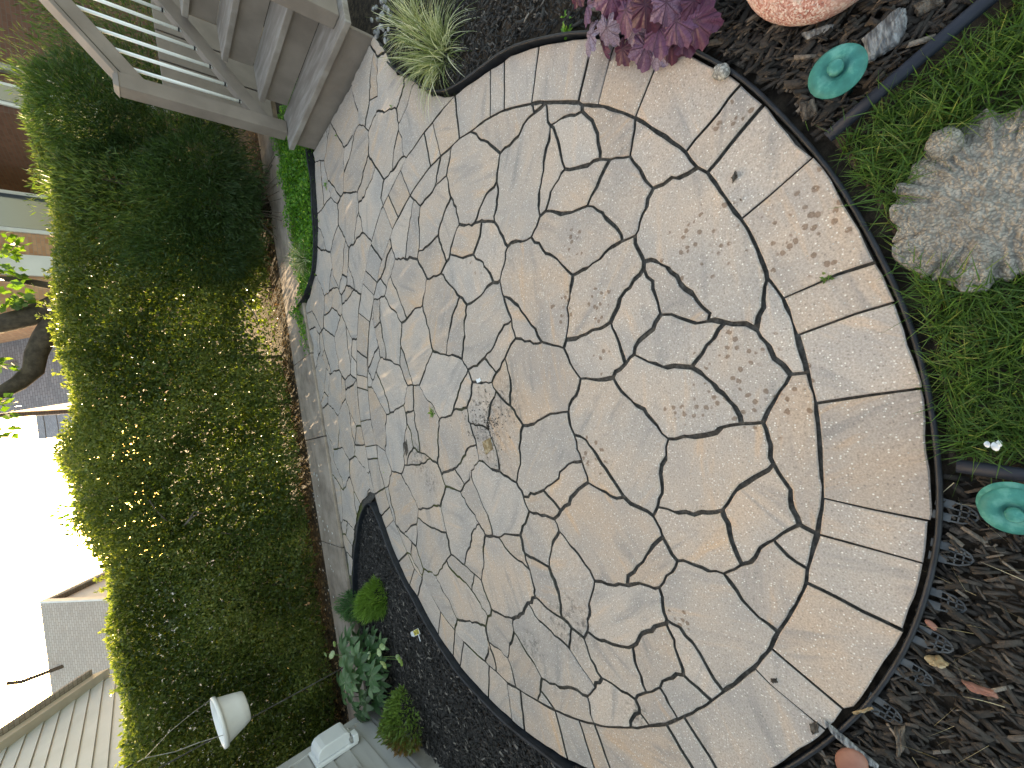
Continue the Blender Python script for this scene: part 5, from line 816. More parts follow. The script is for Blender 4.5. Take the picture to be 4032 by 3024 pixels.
def palmate(nl, L, w):
    mb = MB()
    for k in range(nl):
        a = (k/(nl-1)-0.5)*math.radians(230); l = L*(1-0.28*abs(k/(nl-1)-0.5)*2); d = Vector((math.cos(a), math.sin(a), 0)); s = Vector((-d.y, d.x, 0)); prof = ((0.05, 0.12), (0.3, 0.75), (0.55, 1.0), (0.8, 0.65), (1.0, 0.02)); vs = []
        for t, ww in prof:
            c = d*l*t+Vector((0, 0, 0.10*l*t-0.30*l*t*t)); vs += [c-s*w*ww/2+Vector((0, 0, w*0.12*ww)), c, c+s*w*ww/2+Vector((0, 0, w*0.12*ww))]
        fs = []
        for i in range(len(prof)-1): fs += [(i*3, i*3+1, i*3+4, i*3+3), (i*3+1, i*3+2, i*3+5, i*3+4)]
        mb.add(vs, fs)
    me = bpy.data.meshes.new('leaf'); me.from_pydata([tuple(v) for v in mb.v], [], mb.f); me.polygons.foreach_set('use_smooth', np.ones(len(me.polygons), bool)); me.update(); return me
PALM = [palmate(7, 1.0, 0.34), palmate(6, 1.0, 0.38), palmate(5, 1.0, 0.42)]
for me in PALM: me.materials.append(M_HELL)
def cup():
    mb = MB(); n = 5
    for k in range(n):
        a = 2*math.pi*k/n; d = Vector((math.cos(a), math.sin(a), 0)); s = Vector((-d.y, d.x, 0)); vs = []
        for t, ww, z in ((0.05, 0.2, 0.0), (0.45, 0.85, 0.10), (0.8, 0.95, 0.32), (1.0, 0.35, 0.48)): vs += [d*t-s*ww*0.62+Vector((0, 0, z+0.08)), d*t*1.02+Vector((0, 0, z)), d*t+s*ww*0.62+Vector((0, 0, z+0.08))]
        fs = []
        for i in range(3): fs += [(i*3, i*3+1, i*3+4, i*3+3), (i*3+1, i*3+2, i*3+5, i*3+4)]
        mb.add(vs, fs)
    me = bpy.data.meshes.new('flower'); me.from_pydata([tuple(v) for v in mb.v], [], mb.f); me.polygons.foreach_set('use_smooth', np.ones(len(me.polygons), bool)); me.materials.append(M_HFLOW); me.update(); return me
CUP = cup()
def place(me, name, parent, c, rot, s):
    o = bpy.data.objects.new(name, me); col.objects.link(o); o.parent = parent; o.location = Vector(c)-wloc[parent.name]; o.rotation_euler = rot; o.scale = (s, s, s); wloc[o.name] = Vector(c); return o
def hellebore(vc, lv, fl, label):
    c0 = at(*vc, 0.0); c0.z = -0.02; root = thing('hellebore', c0, label, 'plant')
    for (vx, vy, z, s) in lv:
        c = at(vx, vy, z); out = Vector((c.x-c0.x, c.y-c0.y, 0)); yaw = math.atan2(out.y, out.x)+random.uniform(-0.5, 0.5) if out.length > 0.03 else random.uniform(0, 6.28)
        place(random.choice(PALM), 'leaf', root, c, Euler((random.uniform(-.3, .3), random.uniform(-0.15, 0.5), yaw)), s*1.3*random.uniform(.9, 1.15))
        b_ = c0+Vector((random.uniform(-.04, .04), random.uniform(-.04, .04), 0)); MB().tube([b_, b_.lerp(c, 0.55)+Vector((0, 0, 0.03)), c], [0.004, 0.0035, 0.003], 5).build('stalk', M_STALK, root, smooth=True)
    for (vx, vy, z, s) in fl:
        c = at(vx, vy, z); to = (CAM-c).normalized(); place(CUP, 'flower', root, c, Euler((random.uniform(-.5, .5)+0.5, random.uniform(-.4, .4), random.uniform(0, 6))), s)
        MB().tube([c0+Vector((random.uniform(-.03, .03), random.uniform(-.03, .03), 0)), c0.lerp(c, 0.5)+Vector((0, 0, .03)), c], 0.0028, 5).build('stalk', M_STALK, root, smooth=True)
g1 = [(755, 1385, .20, .12), (775, 1390, .12, .10), (800, 1400, .10, .10), (745, 1410, .24, .12), (790, 1375, .10, .09), (770, 1420, .2, .11), (815, 1412, .08, .09), (740, 1395, .18, .1), (790, 1430, .16, .11), (825, 1390, .05, .08), (760, 1360, .14, .09), (805, 1375, .05, .08), (775, 1440, .22, .12), (745, 1440, .26, .12), (800, 1450, .14, .10), (820, 1435, .1, .09)]
f1 = [(720, 1415, .24, .035), (705, 1412, .22, .026), (725, 1390, .24, .026), (800, 1416, .14, .03), (822, 1408, .12, .03), (828, 1395, .1, .028), (832, 1432, .12, .04), (812, 1438, .12, .03), (868, 1425, .08, .04), (862, 1418, .08, .024)]
hellebore((790, 1415), g1, f1, 'dark green hellebore with pale green flowers in the black mulch')
g2 = [(760, 1475, .26, .13), (740, 1500, .26, .12), (775, 1495, .22, .12), (800, 1480, .16, .11), (760, 1520, .22, .12), (785, 1525, .18, .12), (745, 1475, .30, .13), (790, 1550, .12, .10), (775, 1560, .14, .10), (770, 1540, .2, .11), (815, 1500, .12, .10), (755, 1455, .28, .12), (735, 1480, .26, .10), (800, 1460, .18, .1), (790, 1580, .06, .09), (810, 1515, .10, .1), (820, 1470, .1, .1)]
hellebore((800, 1505), g2, [(750, 1482, .26, .03), (785, 1550, .14, .035)], 'larger dark green hellebore in front of the house corner')
# feathery green mound
def mound(name, c, rx, ry, h, n, lmin, lmax, wid, mat, label, cat, tilt_up=0.5, rfun=None):
    root = thing(name, (c[0], c[1], c[2]), label, cat); u = rng.normal(0, 1, (n, 3)); u[:, 2] = np.abs(u[:, 2]); u = unit(u)
    k = rng.uniform(0.45, 1.0, n)[:, None]**0.5*(1+0.22*np.clip(Waves(4.5, 24, n % 97)(u[:, 0], u[:, 1], u[:, 2]), -1, 1)[:, None]); P = np.array(c)+u*np.array([rx, ry, h])*k
    d = unit(u+rng.normal(0, 0.45, (n, 3))+np.array([0, 0, tilt_up])); nn = rng.normal(0, 1, (n, 3))+u
    L = rng.uniform(lmin, lmax, n); V, F = leaves(P, d, nn, L, L*wid, 0.1)
    r = np.clip(rng.normal(0.5, 0.22, n), 0, 1) if rfun is None else rfun(P, u)
    bulk('foliage', V, F, mat, root, {'rnd': np.repeat(r, 4)}); return root
M_FERN = mat_leaf('fresh_green', (0.065, 0.14, 0.024), (0.105, 0.21, 0.038), 0.3, 0.5, None, (0.17, 0.28, 0.065))
M_FERND = mat_leaf('blue_green', (0.03, 0.09, 0.035), (0.055, 0.14, 0.055), 0.25, 0.5, None, (0.10, 0.2, 0.08))
c = at(818, 1290, 0.0); mound('feathery_plant', (c.x, c.y, -0.02), 0.17, 0.17, 0.19, 4600, 0.025, 0.065, 0.13, M_FERN, 'bright green feathery mound in the black mulch', 'plant', 0.8)
c = at(772, 1305, 0.0); mound('feathery_plant', (c.x, c.y, -0.02), 0.15, 0.14, 0.20, 2200, 0.02, 0.05, 0.18, M_FERND, 'darker blue-green feathery plant behind the bright mound', 'plant', 0.6)
M_NAND = mat_leaf('bronze_green', (0.16, 0.085, 0.03), (0.075, 0.12, 0.03), 0.2, 0.45, None, (0.11, 0.19, 0.045))
c = at(893, 1535, 0.0)
mound('dwarf_shrub', (c.x-0.02, c.y, 0.05), 0.21, 0.20, 0.22, 2600, 0.028, 0.052, 0.30, M_NAND, 'low dwarf shrub of small green leaves turning bronze on one side', 'shrub', 0.35, rfun=lambda P, u: np.clip(0.62+0.75*u[:, 0]+rng.normal(0, 0.18, len(u)), 0, 1))
# creeping plants in the narrow bed by the steps
M_CREEP = mat_leaf('creeping_leaf', (0.04, 0.13, 0.018), (0.08, 0.23, 0.025), 0.35, 0.4, None, (0.22, 0.36, 0.05))
cb = [(p[0], p[1]) for p in gp]; cpoly = cb+[(W(0.95, 4.58, 0).x, W(.95, 4.58, 0).y), (W(3.4, 4.57, 0).x, W(3.4, 4.57, 0).y), (W(3.4, 3.66, 0).x, W(3.4, 3.66, 0).y), (W(2.62, 3.66, 0).x, W(2.62, 3.66, 0).y)]
n = 15000; x, y = sample_poly(cpoly, n); P = np.stack([x, y, -0.02+0.09*rng.random(n)**1.4*(0.6+0.6*np.sin(x*7)**2)], 1); d = unit(np.stack([rng.normal(0, 1, n), rng.normal(0, 1, n), rng.normal(0.2, 0.3, n)], 1)); nn = np.stack([rng.normal(0, .45, n), rng.normal(0, .45, n), np.ones(n)], 1); L = rng.uniform(0.014, 0.032, n)
V, F = leaves(P, d, nn, L, L*0.95, 0.06); tag(bulk('creeping_plants', V, F, M_CREEP, None, {'rnd': np.repeat(np.clip(rng.normal(.45, .27, n), 0, 1), 4)}), 'bright green creeping ground cover between the steps and the walk', 'ground cover', None, 'stuff')
# weeds in joints and a seedling by the border
def weed(vx, vy, n, s, label, mat=M_CREEP, z=0.0):
    c = at(vx, vy, z); root = thing('weed', c, label, 'weed'); u = unit(rng.normal(0, 1, (n, 3))+np.array([0, 0, 0.6])); P = np.array(c)+u*s*np.array([1, 1, .35])*rng.uniform(0, .8, n)[:, None]; L = rng.uniform(0.5, 1.0, n)*s; V, F = leaves(P, u+rng.normal(0, .4, (n, 3)), np.tile([0, 0, 1.0], (n, 1)), L, L*.5); V[:, 2] = np.maximum(V[:, 2], z+0.001); bulk('foliage', V, F, mat, root, {'rnd': np.repeat(rng.random(n), 4)})
weed(1225, 70, 16, 0.030, 'small green seedling hanging over the patio rim by the purple plant'); weed(1222, 38, 10, 0.022, 'tiny green seedling in the dark mulch above the patio rim')
weed(846, 230, 8, 0.018, 'tiny weed in a walk joint near the tufted grass'); weed(727, 293, 8, 0.018, 'tiny weed in a walk joint beside the steps'); weed(705, 400, 14, 0.035, 'thin weed in the walk joints near the black edging')
weed(935, 890, 26, 0.030, 'small pale weed sprouting from a joint in the middle of the patio', M_FERN); weed(830, 1020, 6, 0.012, 'tiny mossy weed in a joint of the border')
weed(1785, 602, 22, 0.014, 'grass sprouting from a border joint near the lawn', M_GRASS); weed(690, 478, 8, 0.02, 'small sprout climbing over the black edging')
pw = thing('petal', at(2148, 962, 0.03), 'white petals lying in the grass near the two-tier lamp', 'petal')
for (vx, vy, s) in ((2132, 960, .005), (2150, 964, .007), (2158, 958, .005)):
    c = at(vx, vy, 0.035); n = 10; build('petal_blade', [c]+[c+Vector((s*math.cos(k*.628)*1.5, s*math.sin(k*.628), .004*math.sin(k*1.3))) for k in range(n)], [(0, 1+k, 1+(k+1) % n) for k in range(n)], M_WHITEPL, pw, smooth=True)
# plant tag
tg = thing('plant_tag', at(900, 1367, 0.0), 'white plant tag with a yellow flower picture lying in the black mulch', 'plant tag')
M_YEL = mat_noise('yellow_print', [(0, (0.10, 0.10, 0.04)), (0.45, (0.20, 0.17, 0.05)), (0.55, (0.72, 0.60, 0.08)), (1, (0.80, 0.70, 0.15))], 60, 0.4, 0)
def tagquad(pts, z, name, mat, h=0.0015):
    vs = [(*at(1106-553+x/4, 1244.25+y/4, 0.015)[:2], z) for x, y in pts]; n = len(vs)
    return build(name, vs+[(v[0], v[1], v[2]+h) for v in vs], [tuple(range(n, 2*n))]+[(i, (i+1) % n, n+(i+1) % n, n+i) for i in range(n)], mat, tg)
tagquad([(1335, 490), (1345, 480), (1400, 450), (1420, 500), (1365, 525), (1345, 520)], 0.014, 'card', M_WHITEPL); tagquad([(1358, 476), (1398, 454), (1416, 496), (1374, 516)], 0.0165, 'picture', M_YEL, 0.0008); tagquad([(1398, 508), (1404, 506), (1420, 565), (1415, 567)], 0.012, 'stem', M_WHITEPL)
# pebbles by the steps
M_PEB = mat_noise('grey_pebble', [(0, (0.12, 0.12, 0.125)), (0.5, (0.25, 0.25, 0.25)), (1, (0.42, 0.41, 0.40))], 14, 0.6, 0.2, 100, 0.001)
bm = bmesh.new(); bmesh.ops.create_icosphere(bm, subdivisions=2, radius=1.0); pm = bpy.data.meshes.new('pebble'); bm.to_mesh(pm); bm.free(); pm.materials.append(M_PEB); pm.polygons.foreach_set('use_smooth', np.ones(len(pm.polygons), bool))
for i in range(46):
    c = at(random.uniform(803, 846), random.uniform(-25, 88), 0.0); o = bpy.data.objects.new('pebble', pm); col.objects.link(o); o.location = (c.x, c.y, -0.012+random.uniform(0, .014)); o.scale = (random.uniform(.014, .024), random.uniform(.011, .018), random.uniform(.007, .012)); o.rotation_euler = (random.uniform(-.4, .4), random.uniform(-.4, .4), random.uniform(0, 6))
    tag(o, 'smooth grey pebble in the heap by the foot of the steps', 'pebble', 'grey pebbles by the steps')
# ================================================================== hedge
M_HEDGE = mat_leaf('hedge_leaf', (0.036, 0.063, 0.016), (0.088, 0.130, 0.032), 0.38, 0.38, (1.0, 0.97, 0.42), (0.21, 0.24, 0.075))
M_TWIG = mat_noise('grey_twig', [(0, (0.06, 0.05, 0.042)), (1, (0.14, 0.125, 0.11))], 30, 0.8, 0.3)
hedge = thing('hedge', W(-2.5, 5.7, 0), 'tall dense broad-leaved hedge along the back of the garden, sunlit on top', 'hedge')
def hz(p):                                                          # clipped top, with a few higher shoots
    return 1.80+0.03*np.sin(p*1.7)+0.025*np.sin(p*4.1+1)+0.10*np.exp(-((p+0.25)/0.35)**2)+0.10*np.exp(-((p-0.35)/0.22)**2)+0.05*np.sin(p*0.6)
BW = Waves(3.0, 26, 21); BW2 = Waves(8.0, 26, 22)
def hfront(p, z): return 5.40+0.13*np.clip(BW(p, z*1.3, 0*p), -1.2, 1.2)*(0.55+0.45*np.clip((p+1.5)/2.5, 0, 1))+0.06*BW2(p, z, 0*p)+0.10*(z < 0.25)*(0.25-z)/0.25
def pq2w(p, q, z): return np.stack([p*R_.x+q*A_.x, p*R_.y+q*A_.y, z], 1)
CW = Waves(5.5, 30, 11); CW2 = Waves(13, 30, 12)
def clump(p, z): return np.clip(0.5+0.55*CW(p, z, 0*p+.3)+0.3*CW2(p, z, 0*p), 0, 1)
lv = []; rn = []
def hadd(p, q, z, nrm, L0, L1, rb):
    n = len(p); P = pq2w(p, q, z); d = unit(rng.normal(0, 0.8, (n, 3))+nrm*0.55+np.array([0, 0, 0.15])); nn = rng.normal(0, 0.7, (n, 3))+nrm
    L = rng.uniform(L0, L1, n); rb = np.broadcast_to(rb, (n,))
    k = (((p-1.55)/0.5)**2+((z-0.05)/0.36)**2 > rng.uniform(0.6, 1.3, n)) | (rng.random(n) < 0.22)        # bare foot of the hedge where light comes through
    P, d, nn, L, rb = P[k], d[k], nn[k], L[k], rb[k]; n = len(P)
    V, F = leaves(P, d, nn, L, L*0.55, 0.12); lv.append((V, F)); rn.append(np.clip(rb+rng.normal(0, 0.2, n), 0, 1))
PMIN, PMAX = -6.8, 3.3
n = 200000; p = rng.uniform(PMIN, PMAX, n); z = rng.uniform(0.03, 1.0, n); z = z*hz(p)
keep = rng.random(n) < np.where(z < 0.08, 0.6, 1.0)*(0.70+0.30*clump(p, z)); p, z = p[keep], z[keep]; n = len(p)
q = hfront(p, z)+rng.exponential(0.085, n)-0.13*clump(p, z); hadd(p, q, z, np.tile([-A_.x, -A_.y, 0.25], (n, 1)), 0.018, 0.038, np.clip(0.28+0.45*(clump(p, z)-0.4)-0.9*np.clip(q-5.42, -.15, .3), 0, 1))  # deeper leaves coloured darker, clumps paler: shade of the hollows painted in
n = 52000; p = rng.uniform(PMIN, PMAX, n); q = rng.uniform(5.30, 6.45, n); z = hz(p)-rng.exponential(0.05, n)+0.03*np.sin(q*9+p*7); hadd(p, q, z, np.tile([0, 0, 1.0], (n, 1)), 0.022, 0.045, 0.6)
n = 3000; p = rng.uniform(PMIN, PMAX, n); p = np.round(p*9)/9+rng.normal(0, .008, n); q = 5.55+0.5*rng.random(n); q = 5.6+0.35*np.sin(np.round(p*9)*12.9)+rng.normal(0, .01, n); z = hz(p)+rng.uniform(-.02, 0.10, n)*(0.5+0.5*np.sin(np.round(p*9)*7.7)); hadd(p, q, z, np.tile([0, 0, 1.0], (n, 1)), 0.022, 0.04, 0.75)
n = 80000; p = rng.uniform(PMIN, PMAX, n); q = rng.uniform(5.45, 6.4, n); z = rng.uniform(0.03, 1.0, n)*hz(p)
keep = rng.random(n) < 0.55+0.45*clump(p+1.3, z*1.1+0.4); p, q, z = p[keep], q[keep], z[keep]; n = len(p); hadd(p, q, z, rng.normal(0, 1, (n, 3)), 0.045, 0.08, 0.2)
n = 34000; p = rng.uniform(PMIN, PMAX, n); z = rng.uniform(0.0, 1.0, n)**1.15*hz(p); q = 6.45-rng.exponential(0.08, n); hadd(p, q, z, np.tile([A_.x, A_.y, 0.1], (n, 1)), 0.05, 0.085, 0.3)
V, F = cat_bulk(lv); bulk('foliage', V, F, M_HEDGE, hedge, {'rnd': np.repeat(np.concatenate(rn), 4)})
for k in range(14):
    p = PMIN+0.2+0.72*k+random.uniform(-.1, .1); q = 5.85+random.uniform(-.15, .15); lean = random.uniform(-.18, .18)
    o = MB().tube([W(p, q, -0.1), W(p+lean*0.3, q, 0.4), W(p+lean*0.8, q+0.05, 0.9), W(p+lean*1.2, q, 1.5)], [0.022, 0.018, 0.014, 0.007], 7).build('trunk', M_TWIG, hedge, smooth=True)
    for j in range(2):
        z0 = random.uniform(0.25, 1.0); e = random.choice((-1, 1)); MB().tube([W(p+lean*z0*0.7, q, z0), W(p+lean*z0+e*0.14, q-0.2, z0+0.16), W(p+lean*z0+e*0.26, q-0.42+random.uniform(0, .1), z0+0.38)], [0.008, 0.006, 0.003], 5).build('branch', M_TWIG, hedge, smooth=True)
for pts in (((398, 1135), (420, 1105), (428, 1108), (440, 1109)), ((432, 1108), (415, 1118), (400, 1133)), ((360, 1125), (335, 1100), (322, 1080)), ((560, 700), (548, 675), (530, 655), (520, 645))):
    MB().tube([onplane(vx, vy, W(0, 5.33, 0), A_) for vx, vy in pts], [0.006]*len(pts), 6).build('bare_branch', M_TWIG, hedge, smooth=True)
# ------------------------------------------------------------------ feathery conifer by the steps
M_CONIF = mat_leaf('conifer_spray', (0.026, 0.058, 0.018), (0.052, 0.102, 0.028), 0.28, 0.5, (1, 1, .4), (0.145, 0.195, 0.05))
con = thing('conifer', W(3.1, 5.3, 0), 'dark feathery conifer with drooping sprays behind the steps', 'conifer')
lv = []; rn = []
BL = [((2.75, 5.35, 0.95), (0.62, 0.55, 0.92)), ((3.35, 5.30, 1.05), (0.62, 0.55, 0.86)), ((3.0, 5.05, 0.65), (0.58, 0.42, 0.55)), ((3.95, 5.5, 0.95), (0.75, 0.6, 0.85)), ((2.35, 5.40, 0.75), (0.40, 0.42, 0.70)), ((4.9, 5.6, 0.9), (0.8, 0.6, 0.85)), ((3.55, 5.1, 1.45), (0.4, 0.4, 0.5))]
for (c, r) in BL:
    n = 15000; u = unit(rng.normal(0, 1, (n, 3))); k = rng.uniform(0.35, 1.0, n)[:, None]**0.4*(1+0.20*Waves(5, 24, int(c[0]*10))(u[:, 0], u[:, 1], u[:, 2])[:, None]); loc = u*np.array(r)*k+np.array(c)
    ok = loc[:, 2] > 0.06; u, loc = u[ok], loc[ok]; n = len(u); P = pq2w(loc[:, 0], loc[:, 1], loc[:, 2]); U = np.stack([u[:, 0]*R_.x+u[:, 1]*A_.x, u[:, 0]*R_.y+u[:, 1]*A_.y, u[:, 2]], 1)
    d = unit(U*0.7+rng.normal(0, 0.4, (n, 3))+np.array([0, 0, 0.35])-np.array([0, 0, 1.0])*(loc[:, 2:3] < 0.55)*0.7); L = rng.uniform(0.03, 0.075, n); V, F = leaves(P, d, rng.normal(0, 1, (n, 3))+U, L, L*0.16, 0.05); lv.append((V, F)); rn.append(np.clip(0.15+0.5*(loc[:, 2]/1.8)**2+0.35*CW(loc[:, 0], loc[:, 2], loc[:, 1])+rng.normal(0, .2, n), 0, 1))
V, F = cat_bulk(lv); bulk('foliage', V, F, M_CONIF, con, {'rnd': np.repeat(np.concatenate(rn), 4)})
M_STEM = mat_noise('brown_stem', [(0, (0.04, 0.028, 0.02)), (1, (0.10, 0.075, 0.055))], 30, 0.8, 0.4)
for k in range(26):
    a = random.uniform(-2.6, 0.2); c = W(2.85, 5.25, 0); L = random.uniform(0.35, 0.75); d = R_*math.cos(a)+A_*math.sin(a)
    MB().tube([c+Vector((random.uniform(-.1, .1), random.uniform(-.1, .1), 0.0)), c+d*L*0.5+Vector((0, 0, 0.16)), c+d*L+Vector((0, 0, 0.06))], [0.008, 0.006, 0.003], 5).build('stem', M_STEM, con, smooth=True)
MB().tube([W(2.9, 5.35, -0.1), W(2.95, 5.35, 0.8), W(3.0, 5.35, 1.5)], [0.05, 0.035, 0.015], 8).build('trunk', M_STEM, con, smooth=True)
# leaf litter and petals at the foot of the hedge
n = 3000; p = rng.uniform(-6, 5, n); q = rng.uniform(5.25, 5.8, n); P = pq2w(p, q, rng.uniform(-0.03, 0.012, n)); d = unit(np.stack([rng.normal(0, 1, n), rng.normal(0, 1, n), rng.normal(0, .2, n)], 1)); L = rng.uniform(.02, .05, n); V, F = leaves(P, d, np.stack([rng.normal(0, .4, n), rng.normal(0, .4, n), np.ones(n)], 1), L, L*.6, .1)
M_LITTER = mat_leaf('leaf_litter', (0.05, 0.033, 0.02), (0.13, 0.085, 0.05), 0.15, 0.8, (1, .8, .4), (0.26, 0.18, 0.10)); tag(bulk('leaf_litter', V, F, M_LITTER, None, {'rnd': np.repeat(rng.random(n), 4)}), 'brown leaf litter along the foot of the hedge', 'leaf litter', None, 'stuff')
n = 60; vv = [at(random.choice((random.uniform(628, 645), random.uniform(676, 692))), random.uniform(1000, 1120), 0.02) if i < 35 else at(random.uniform(690, 725), random.uniform(1120, 1360), .02) for i in range(n)]; P = np.array([tuple(v) for v in vv]); L = rng.uniform(.02, .04, n)
V, F = leaves(P, unit(np.stack([rng.normal(0, 1, n), rng.normal(0, 1, n), np.zeros(n)], 1)), np.tile([0, 0, 1.0], (n, 1)), L, L*.8); M_PETAL = mat_leaf('white_petal', (0.6, 0.6, 0.58), (0.7, 0.7, 0.68), 0.2, 0.5, (1, 1, 1)); tag(bulk('petals', V, F, M_PETAL, None, {'rnd': np.repeat(rng.random(n), 4)}), 'small white petals fallen at the foot of the hedge', 'petals', None, 'stuff')
# ================================================================== beyond the hedge
def mat_brick(name, c1, c2, mortar, sc_):
    mt, tr, n, b = newmat(name); t = NT(tr); p = t.pos(); s = t.node('ShaderNodeSeparateXYZ'); t.link(p, s.inputs[0]); cx_ = t.node('ShaderNodeCombineXYZ'); t.link(t.math('ADD', s.outputs[0], s.outputs[1]), cx_.inputs[0]); t.link(s.outputs[2], cx_.inputs[1])
    br = t.node('ShaderNodeTexBrick'); t.link(cx_.outputs[0], br.inputs['Vector']); br.inputs['Scale'].default_value = sc_; br.inputs['Color1'].default_value = (*c1, 1); br.inputs['Color2'].default_value = (*c2, 1); br.inputs['Mortar'].default_value = (*mortar, 1); br.inputs['Mortar Size'].default_value = 0.02
    c = t.mix(t.math('MULTIPLY', t.noise(p, 3, 5), 0.5), br.outputs['Color'], t.mix(1.0, br.outputs['Color'], (0.6, 0.55, 0.55), 'MULTIPLY')); t.link(c, b.inputs['Base Color']); b.inputs['Roughness'].default_value = 0.9; return mt
M_BRICKD = mat_brick('dark_red_brick', (0.115, 0.05, 0.034), (0.155, 0.072, 0.048), (0.125, 0.085, 0.066), 4.2)
M_BRICKO = mat_brick('orange_brick', (0.45, 0.22, 0.12), (0.58, 0.34, 0.20), (0.40, 0.28, 0.20), 4.2)
def mat_shingle(name, c0, c1):
    mt, tr, n, b = newmat(name); t = NT(tr); p = t.pos(); w = t.node('ShaderNodeTexBrick'); s = t.node('ShaderNodeSeparateXYZ'); t.link(p, s.inputs[0]); cx_ = t.node('ShaderNodeCombineXYZ'); t.link(s.outputs[0], cx_.inputs[0]); t.link(t.math('MULTIPLY', s.outputs[2], 1.6), cx_.inputs[1]); t.link(cx_.outputs[0], w.inputs['Vector']); w.inputs['Scale'].default_value = 3.2; w.inputs['Color1'].default_value = (*c0, 1); w.inputs['Color2'].default_value = (*c1, 1); w.inputs['Mortar'].default_value = (c0[0]*.78, c0[1]*.78, c0[2]*.78, 1); w.inputs['Mortar Size'].default_value = 0.03; t.link(w.outputs['Color'], b.inputs['Base Color']); b.inputs['Roughness'].default_value = .95; return mt
M_SHING = mat_shingle('grey_shingle', (0.20, 0.20, 0.225), (0.28, 0.28, 0.305)); M_SHINGB = mat_shingle('beige_shingle', (0.38, 0.33, 0.29), (0.45, 0.395, 0.35))
M_WHITE = mat_noise('white_paint', [(0, (0.62, 0.62, 0.60)), (1, (0.70, 0.70, 0.68))], 3, 0.6, 0.0); M_CREAM = mat_noise('cream_fascia', [(0, (0.52, 0.46, 0.38)), (1, (0.60, 0.54, 0.45))], 3, 0.6, 0.0)
M_SIDW = mat_noise('white_siding', [(0, (0.52, 0.55, 0.56)), (1, (0.60, 0.63, 0.64))], 2, 0.6, 0.0)
def mat_glass():
    mt, tr, n, b = newmat('window_glass'); b.inputs['Base Color'].default_value = (0.05, 0.07, 0.09, 1); b.inputs['Roughness'].default_value = 0.05; b.inputs['Specular IOR Level'].default_value = 0.9; return mt
M_GLASS = mat_glass()
# white gabled house on the left
g = thing('neighbour_house', (-5.6, 9.2, 0), 'white lap-sided house with a cream gable edge, far left behind the hedge', 'house')
XW, YE, ZE, SLP = -4.4, 11.12, 2.46, 0.97
pk = 8.4; rake = lambda z: YE-(z-ZE)/SLP
MB().add([(XW-0.04, 6.6, -0.03), (XW-0.04, YE, -0.03), (XW-0.04, YE, ZE), (XW-0.04, pk, ZE+SLP*(YE-pk)), (XW-0.04, 6.6, ZE+SLP*(YE-pk)-SLP*(pk-6.6)), (XW-3, 6.6, -0.03), (XW-3, YE, -0.03), (XW-3, YE, ZE), (XW-3, pk, ZE+SLP*(YE-pk)), (XW-3, 6.6, ZE+SLP*(YE-pk)-SLP*(pk-6.6))], [(0, 1, 2, 3, 4), (9, 8, 7, 6, 5), (0, 5, 6, 1), (1, 6, 7, 2), (4, 3, 8, 9), (3, 2, 7, 8), (0, 4, 9, 5)]).build('wall', M_SIDW, g)
z = 1.5
while z < 4.8:
    ya, yb = 6.6, min(YE, rake(z+0.165)) - 0.02
    if yb > ya+0.3: MB().hexa([(XW-0.035, ya, z), (XW+0.012, ya, z), (XW+0.012, yb+0.15, z), (XW-0.035, yb+0.15, z), (XW-0.035, ya, z+0.172), (XW-0.012, ya, z+0.172), (XW-0.012, yb, z+0.172), (XW-0.035, yb, z+0.172)]).build('siding_board', M_SIDW, g)
    z += 0.165
for (dy, th, x1, mt, nm) in ((0.0, 0.20, 0.14, M_CREAM, 'rake_board'), (0.0, 0.06, 0.24, M_SHINGB, 'roof_edge')):
    up = 0.0 if nm == 'rake_board' else 0.08
    A0 = Vector((0, YE+0.10, ZE-0.02+up)); A1 = Vector((0, pk, ZE-0.02+up+SLP*(YE+0.10-pk)))
    MB().hexa([(XW-3, A0.y, A0.z-th), (XW+x1, A0.y, A0.z-th), (XW+x1, A1.y, A1.z-th), (XW-3, A1.y, A1.z-th), (XW-3, A0.y, A0.z), (XW+x1, A0.y, A0.z), (XW+x1, A1.y, A1.z), (XW-3, A1.y, A1.z)]).build(nm, mt, g)
# shingled house beyond it
g = thing('neighbour_house', (-6.3, 18, 0), 'house with a long beige-grey shingle roof and white gable edge behind the hedge', 'house')
xr, yr, zr, ye, ze, yk, zk = -4.36, 18.0, 3.89, 16.0, 2.35, 20.0, 2.1
MB().add([(xr-.15, ye+.2, -.03), (xr-.15, yk-.2, -.03), (xr-.15, yk-.2, zk+.1), (xr-.15, yr, zr-.1), (xr-.15, ye+.2, ze+.1), (-11, ye+.2, -.03), (-11, yk-.2, -.03), (-11, yk-.2, zk+.1), (-11, yr, zr-.1), (-11, ye+.2, ze+.1)], [(0, 1, 2, 3, 4), (9, 8, 7, 6, 5), (0, 4, 9, 5), (1, 6, 7, 2)]).build('wall', M_SIDW, g)
rf = MB().hexa([(-11.2, ye-.2, ze-.2), (xr, ye-.2, ze-.2), (xr, yr, zr-.05), (-11.2, yr, zr-.05), (-11.2, ye-.2, ze-.13), (xr, ye-.2, ze-.13), (xr, yr, zr+.02), (-11.2, yr, zr+.02)]).build('roof', M_SHINGB, g)
MB().hexa([(-11.2, yr, zr-.05), (xr, yr, zr-.05), (xr, yk+.2, zk-.1), (-11.2, yk+.2, zk-.1), (-11.2, yr, zr+.02), (xr, yr, zr+.02), (xr, yk+.2, zk-.03), (-11.2, yk+.2, zk-.03)]).build('roof', M_SHINGB, g)
